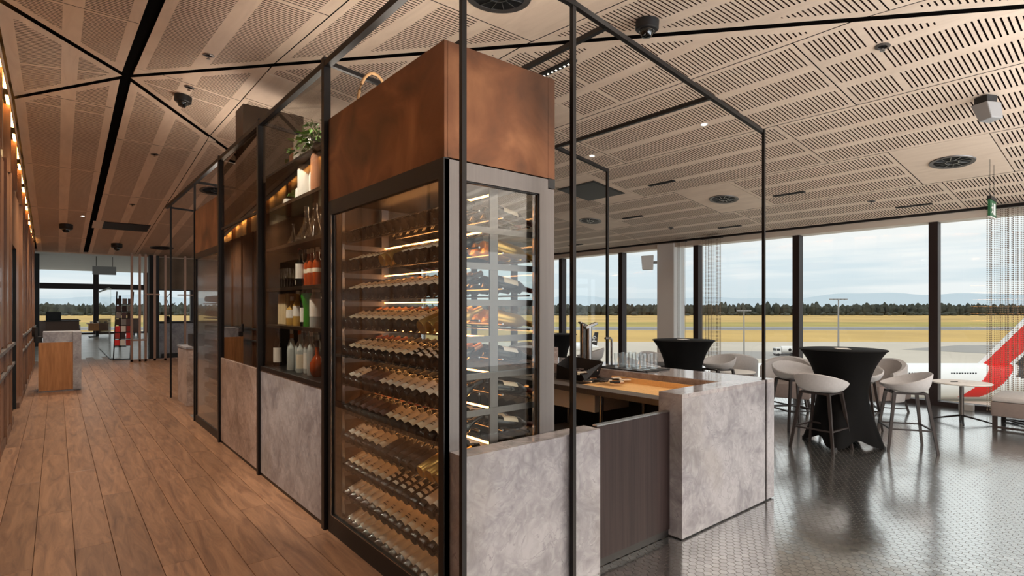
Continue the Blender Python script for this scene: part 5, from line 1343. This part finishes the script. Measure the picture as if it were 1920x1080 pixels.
o = thing('post_sign', 'thin black floor stand near the magazine rack', 'sign', (2.0, 27.6, 0)); part('pole', 'black_steel', o, (-0.04, -0.04, 0.02, 0.04, 0.04, 2.1)); part('base', 'black_steel', o, (-0.2, -0.2, 0, 0.2, 0.2, 0.019))

# ================================================================== OUTSIDE
GZ = -14.0
def strip(name, d0, d1, m, lab, w=3.0, z=0.0):
    a = [depth_pt(-w * d0 - 200, d0, GZ + z), depth_pt(w * d0 + 200, d0, GZ + z), depth_pt(w * d1 + 200, d1, GZ + z), depth_pt(-w * d1 - 200, d1, GZ + z)]
    mb = MB(); mb.add(a, [(0, 1, 2, 3)]); o = mb.build(name, m); struct(o, lab); return o
dpt = lambda py: FPX * (EYE - GZ) / (py - HY)
strip('ground_apron', 18, dpt(641), 'concrete', 'pale concrete apron')
strip('ground_grass_near', dpt(641), dpt(631), 'dry_grass', 'dry golden grass beside the taxiway')
strip('ground_grass_mid', dpt(631), dpt(619), 'dry_grass', 'dry golden grass')
strip('ground_runway', dpt(619), dpt(612.5), 'tarmac', 'grey runway strip')
strip('ground_grass_green', dpt(612.5), dpt(604), 'green_grass', 'greener band of airfield grass')
strip('ground_grass_far', dpt(604), 4000, 'dry_grass', 'dry golden grass below the trees')
strip('ground_taxi_line', dpt(617.4), dpt(616.2), 'plane_dark', 'dark line along the runway edge', z=0.05)
# darker taxiway patch on the apron
mb = MB(); q = [on_z(1690, 655, GZ + 0.04), on_z(2050, 672, GZ + 0.04), on_z(2050, 648, GZ + 0.04), on_z(1800, 647, GZ + 0.04)]; mb.add(q, [(0, 1, 2, 3)]); struct(mb.build('ground_taxi_patch', 'tarmac'))
mb = MB(); q = [on_z(1300, 664, GZ + 0.04), on_z(1492, 677, GZ + 0.04), on_z(1492, 660, GZ + 0.04), on_z(1300, 657, GZ + 0.04)]; mb.add(q, [(0, 1, 2, 3)]); struct(mb.build('ground_taxi_patch', 'tarmac'))
# tree belt, uncountable at a kilometre
rng2 = random.Random(11); tb = MB()
def crown(lat, d, r, h):
    x, y, _ = depth_pt(lat, d, 0); n = 6; a0 = rng2.random() * 6
    pr = [(r * 0.7, 0.0), (r, h * 0.35), (r * 0.8, h * 0.7), (r * 0.3, h * 0.93)]
    vs = []; fs = []
    for q, zz in pr:
        for j in range(n):
            t = a0 + 2 * math.pi * j / n; k = rng2.uniform(0.75, 1.25); vs.append((x + q * k * math.cos(t), y + q * k * math.sin(t), GZ + zz * rng2.uniform(0.93, 1.05)))
    vs.append((x, y, GZ + h)); T = len(vs) - 1
    for i in range(3):
        for j in range(n): w_ = (j + 1) % n; fs.append((i * n + j, i * n + w_, (i + 1) * n + w_, (i + 1) * n + j))
    for j in range(n): fs.append((3 * n + j, 3 * n + (j + 1) % n, T))
    tb.add(vs, fs)
for row, d in enumerate((1150, 1190, 1240)):
    lat = -1500
    while lat < 1500:
        h = rng2.uniform(19, 24) + (rng2.random() < 0.12) * rng2.uniform(2, 6) + row * 0.6
        crown(lat, d + rng2.uniform(-14, 14), rng2.uniform(5, 10), h); lat += rng2.uniform(5, 11)
for k in range(260):
    crown(rng2.uniform(-1300, 1300), rng2.uniform(1085, 1130), rng2.uniform(4, 8), rng2.uniform(4, 9))
o = tb.build('tree_belt', 'forest'); tag(o, 'dark belt of trees along the far side of the airfield', 'trees'); stuff(o)
# low ranges, distance haze painted into their pale blue colour
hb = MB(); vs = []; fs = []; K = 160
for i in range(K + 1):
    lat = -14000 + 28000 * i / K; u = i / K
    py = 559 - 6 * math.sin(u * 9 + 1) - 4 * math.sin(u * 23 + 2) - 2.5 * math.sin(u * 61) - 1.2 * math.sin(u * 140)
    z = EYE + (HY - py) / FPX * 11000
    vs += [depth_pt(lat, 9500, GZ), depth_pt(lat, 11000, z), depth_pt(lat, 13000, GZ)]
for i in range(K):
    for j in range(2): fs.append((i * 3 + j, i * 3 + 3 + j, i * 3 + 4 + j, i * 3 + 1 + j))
hb.add(vs, fs); struct(hb.build('distant_hills', 'hills_haze_tint', smooth=True), 'low mountain range painted haze-blue on the horizon')
# airliner parked at the gate: fuselage along the picture, tail to the right
PD = 93.0; al = thing('airliner', 'white airliner with a red and black striped tail outside the right windows', 'aircraft', depth_pt(0, PD, GZ), -TH)
cz = (EYE + (HY - 681) / FPX * PD) - GZ; RF = 2.95; cz -= RF       # local height of the fuselage axis
lx = lambda px: (px - CX) / FPX * PD
lz = lambda py: EYE + (HY - py) / FPX * PD - GZ
xt0, xt1 = lx(1840), lx(2060)
vs = []; fs = []; mi = []; NS = 190; NC = 80; xs = np.concatenate([np.linspace(lx(1150), lx(1760), 20), np.linspace(lx(1762), xt1, NS - 20)])
for x in xs:
    k = max(0.0, (x - xt0) / (xt1 - xt0)); k2 = max(0.0, (lx(1190) - x) / (lx(1190) - lx(1150)))
    r = RF * (1 - 0.8 * k ** 1.3) * math.sqrt(max(0.02, 1 - k2 ** 2)); zc_ = cz + (RF - r) * (0.85 if k > 0 else 0)
    for j in range(NC): a = 2 * math.pi * j / NC; vs.append((x, r * math.cos(a), zc_ + r * math.sin(a)))
def stripe(x, z):
    """livery on fuselage and fin: red sweep then dark sweep, leaning with the fin"""
    s = (x - lx(1818)) - 1.05 * (z - lz(712))
    if z < lz(742): return 'plane_white'
    if -0.6 < s < 3.4 + 0.10 * (z - lz(712)): return 'plane_red'
    if 4.6 < s < 7.5 and z > lz(705): return 'plane_dark'
    return 'plane_white'
m = MB(); m.mi('plane_white'); m.mi('plane_red'); m.mi('plane_dark')
m.v = vs
for i in range(len(xs) - 1):
    for j in range(NC):
        q = (j + 1) % NC; f = (i * NC + j, i * NC + q, (i + 1) * NC + q, (i + 1) * NC + j); c = [sum(vs[k][d] for k in f) / 4 for d in (0, 2)]
        m.f.append(f); m.m.append(m.mi(stripe(c[0], c[1])))
m.build('fuselage', None, al, smooth=True)
# fin as a thick tapered slab, finely gridded so that the stripes follow
m = MB(); m.mi('plane_white'); m.mi('plane_red'); m.mi('plane_dark')
za, zb = lz(700), lz(500); NZ_, NX_ = 130, 130; g = []
for s in (-1, 1):
    for i in range(NZ_ + 1):
        u = i / NZ_; z = za + (zb - za) * u
        le = lx(1822) + (z - lz(692)) * 1.02; te = lx(2020) + (z - lz(692)) * 0.35
        for j in range(NX_ + 1):
            w_ = j / NX_; g.append((le + (te - le) * w_, s * (0.02 + 0.28 * (1 - u * 0.5) * math.sin(math.pi * min(1, w_ + 0.02))), z))
m.v = g; st_ = (NZ_ + 1) * (NX_ + 1)
for s in range(2):
    for i in range(NZ_):
        for j in range(NX_):
            a = s * st_ + i * (NX_ + 1) + j; f = (a, a + 1, a + NX_ + 2, a + NX_ + 1); f = f if s == 0 else f[::-1]
            cx_ = sum(g[k][0] for k in f) / 4; cz_ = sum(g[k][2] for k in f) / 4
            m.f.append(f); m.m.append(m.mi(stripe(cx_, cz_)))
m.build('tail_fin', None, al, smooth=True)
for grp_, (pa, pb, nn) in enumerate(((1500, 1735, 48), (1762, 1806, 10))):
    for k in range(nn):
        px = pa + (pb - pa) * k / (nn - 1); zz = lz(697); th_ = math.asin(max(-1, min(1, (zz - cz) / RF))); yy = -RF * math.cos(th_)
        w_ = MB(); w_.box(-0.12, -0.02, -0.16, 0.12, 0.02, 0.16); w_.build('cabin_window', 'window_dark', al, (lx(px), yy - 0.012, zz))
m = MB(); m.add([(lx(1600), -2.6, cz - 1.6), (lx(1700), -2.6, cz - 1.6), (lx(1790), -24, cz - 0.4), (lx(1765), -24, cz - 0.4), (lx(1600), -2.6, cz - 1.2), (lx(1700), -2.6, cz - 1.3), (lx(1790), -24, cz - 0.2), (lx(1765), -24, cz - 0.2)], [(3, 2, 1, 0), (4, 5, 6, 7), (0, 1, 5, 4), (1, 2, 6, 5), (2, 3, 7, 6), (3, 0, 4, 7)]); 
m = MB(); m.add([(lx(1905), -1.2, cz + 0.6), (lx(1965), -1.2, cz + 0.6), (lx(1985), -9, cz + 1.1), (lx(1960), -9, cz + 1.1), (lx(1905), -1.2, cz + 0.8), (lx(1965), -1.2, cz + 0.8), (lx(1985), -9, cz + 1.2), (lx(1960), -9, cz + 1.2)], [(3, 2, 1, 0), (4, 5, 6, 7), (0, 1, 5, 4), (1, 2, 6, 5), (2, 3, 7, 6), (3, 0, 4, 7)]); m.build('tailplane', 'plane_white', al)
for px in (1520, 1700):
    m = MB(); m.tube([(lx(px), 0, 0.5), (lx(px), 0, cz - 2.6)], 0.22, 8); m.tube([(lx(px), -0.5, 0.6), (lx(px), 0.5, 0.6)], 0.6, 14); m.build('landing_gear', 'plane_dark', al)
# turboprop with a black tail, far left of the windows
PD2 = 180.0; tp = thing('regional_aircraft', 'white regional aircraft with a black tail fin seen past the bar taps', 'aircraft', depth_pt((1100 - CX) / FPX * PD2, PD2, GZ), -TH)
zt = lambda py: EYE + (HY - py) / FPX * PD2 - GZ
pxm = lambda px: (px - 1100) / FPX * PD2
m = MB(); m.lathe([(0.1, pxm(1000)), (0.9, pxm(1008)), (1.35, pxm(1030)), (1.35, pxm(1085)), (0.9, pxm(1110)), (0.15, pxm(1122))], 20, (0, 0, zt(650)), ax='x'); m.build('fuselage', 'plane_white', tp, smooth=True)
m = MB(); m.prism([(pxm(1105), zt(648)), (pxm(1119), zt(648)), (pxm(1122), zt(623)), (pxm(1115), zt(623))], -0.15, 0.15, fn=lambda u, v, h: (u, h, v)); m.build('tail_fin', 'black_paint', tp)
m = MB()
sw = [(pxm(1114) + 0.65 * (1 - t / 9.0) * math.cos(t), -0.2, zt(634) + 0.65 * (1 - t / 9.0) * math.sin(t)) for t in np.linspace(0, 6.5, 22)]
m.tube(sw, 0.10, 6); m.tube([(pxm(1107), -0.2, zt(642)), (pxm(1113), -0.2, zt(639)), (pxm(1118), -0.2, zt(640))], 0.16, 6); m.build('swirl_emblem', 'white_paint', tp)
m = MB(); m.tube([(pxm(1050), 0, 0.4), (pxm(1050), 0, zt(655))], 0.15, 6); m.tube([(pxm(1050), -0.4, 0.4), (pxm(1050), 0.4, 0.4)], 0.4, 12); m.build('landing_gear', 'plane_dark', tp)
# fuel tanker on the apron
p = on_z(1473, 667, GZ); tk = thing('tanker_truck', 'white tanker truck parked on the apron left of the mullion', 'truck', p, -TH)
m = MB(); m.box(-3.6, -1.2, 0.7, -1.9, 1.2, 2.7); m.build('cab', 'white_paint', tk, bevel=0.15); m = MB(); m.lathe([(0.2, -1.7), (1.15, -1.6), (1.2, 0), (1.15, 4.6), (0.2, 4.7)], 20, (0, 0, 2.0), ax='x'); m.build('tank', 'white_paint', tk, smooth=True)
m = MB(); m.lathe([(0, 0), (0.5, 0)], 20, (0.8, 0, 0), ax='y'); m.build('round_badge', 'plane_dark', tk, (0, -1.22, 2.0)); m = MB(); m.box(-3.65, -1.0, 1.7, -3.61, 1.0, 2.4); m.box(-3.4, -1.22, 1.7, -2.3, -1.2, 2.4); m.build('cab_window', 'window_dark', tk)
part('chassis', 'plane_dark', tk, (-3.6, -1.0, 0.4, 4.6, 1.0, 0.7))
for xx in (-2.9, 2.2, 3.5): m = MB(); m.tube([(xx, -1.2, 0.45), (xx, 1.2, 0.45)], 0.45, 14); m.build('wheel', 'black_paint', tk, smooth=True)
def mast(px, top, base_y, lab, head):
    p = on_z(px, base_y, GZ); d = p[0] * ST + p[1] * CT; h = EYE + (HY - top) / FPX * d - GZ
    t = thing('floodlight_mast', lab, 'mast', p, -TH, 'apron floodlight masts')
    m = MB(); m.tube([(0, 0, 0), (0, 0, h)], 0.28, 8, r2=0.16); m.build('pole', 'grey_plastic', t, smooth=True)
    m = MB(); m.bar((-head, 0, h), (head, 0, h), 0.14); m.build('cross_arm', 'grey_plastic', t)
    for k in range(5): m = MB(); xx = -head + 2 * head * k / 4; m.box(xx - 0.35, -0.35, h - 0.05, xx + 0.35, 0.35, h + 0.25); m.build('floodlight', 'grey_plastic', t)
mast(1572, 562, 688, 'tall floodlight mast behind the nearest cocktail table', 1.9)
mast(1395, 583, 680, 'floodlight mast right of the column curtain', 1.6)
mast(1095, 609, 655, 'small distant mast left of the beer font', 0.8)

# ================================================================== LAMPS (unseen ceiling spots added to brighten lounge and corridor)
for x in (3.0, 5.2, 7.4, 9.6):
    for y in (-3.5, -0.8, 1.9, 4.6, 7.3):
        spot((x, y, zceil(x, y) - 0.05), 30, (1.0, 0.88, 0.76), rad=0.2)
for y in (-2.5, 0.5, 3.2, 6.0, 9.0, 12.0, 15.0, 18.0):
    spot((0.3, y, zceil(0.3, y) - 0.05), 60 if 0 < y < 4 else 320, (1.0, 0.85, 0.68), rad=0.15)

def aimed_spot(loc, to, power, size, col=(1.0, 0.86, 0.7)):
    o = spot(loc, power, col, size, 0.6, 0.05); o.rotation_euler = (Vector(to) - Vector(loc)).to_track_quat('-Z', 'Y').to_euler(); return o
aimed_spot((0.35, 4.6, 4.05), (1.7, 4.75, 1.6), 520, R(46))          # unseen spot added to brighten the display case
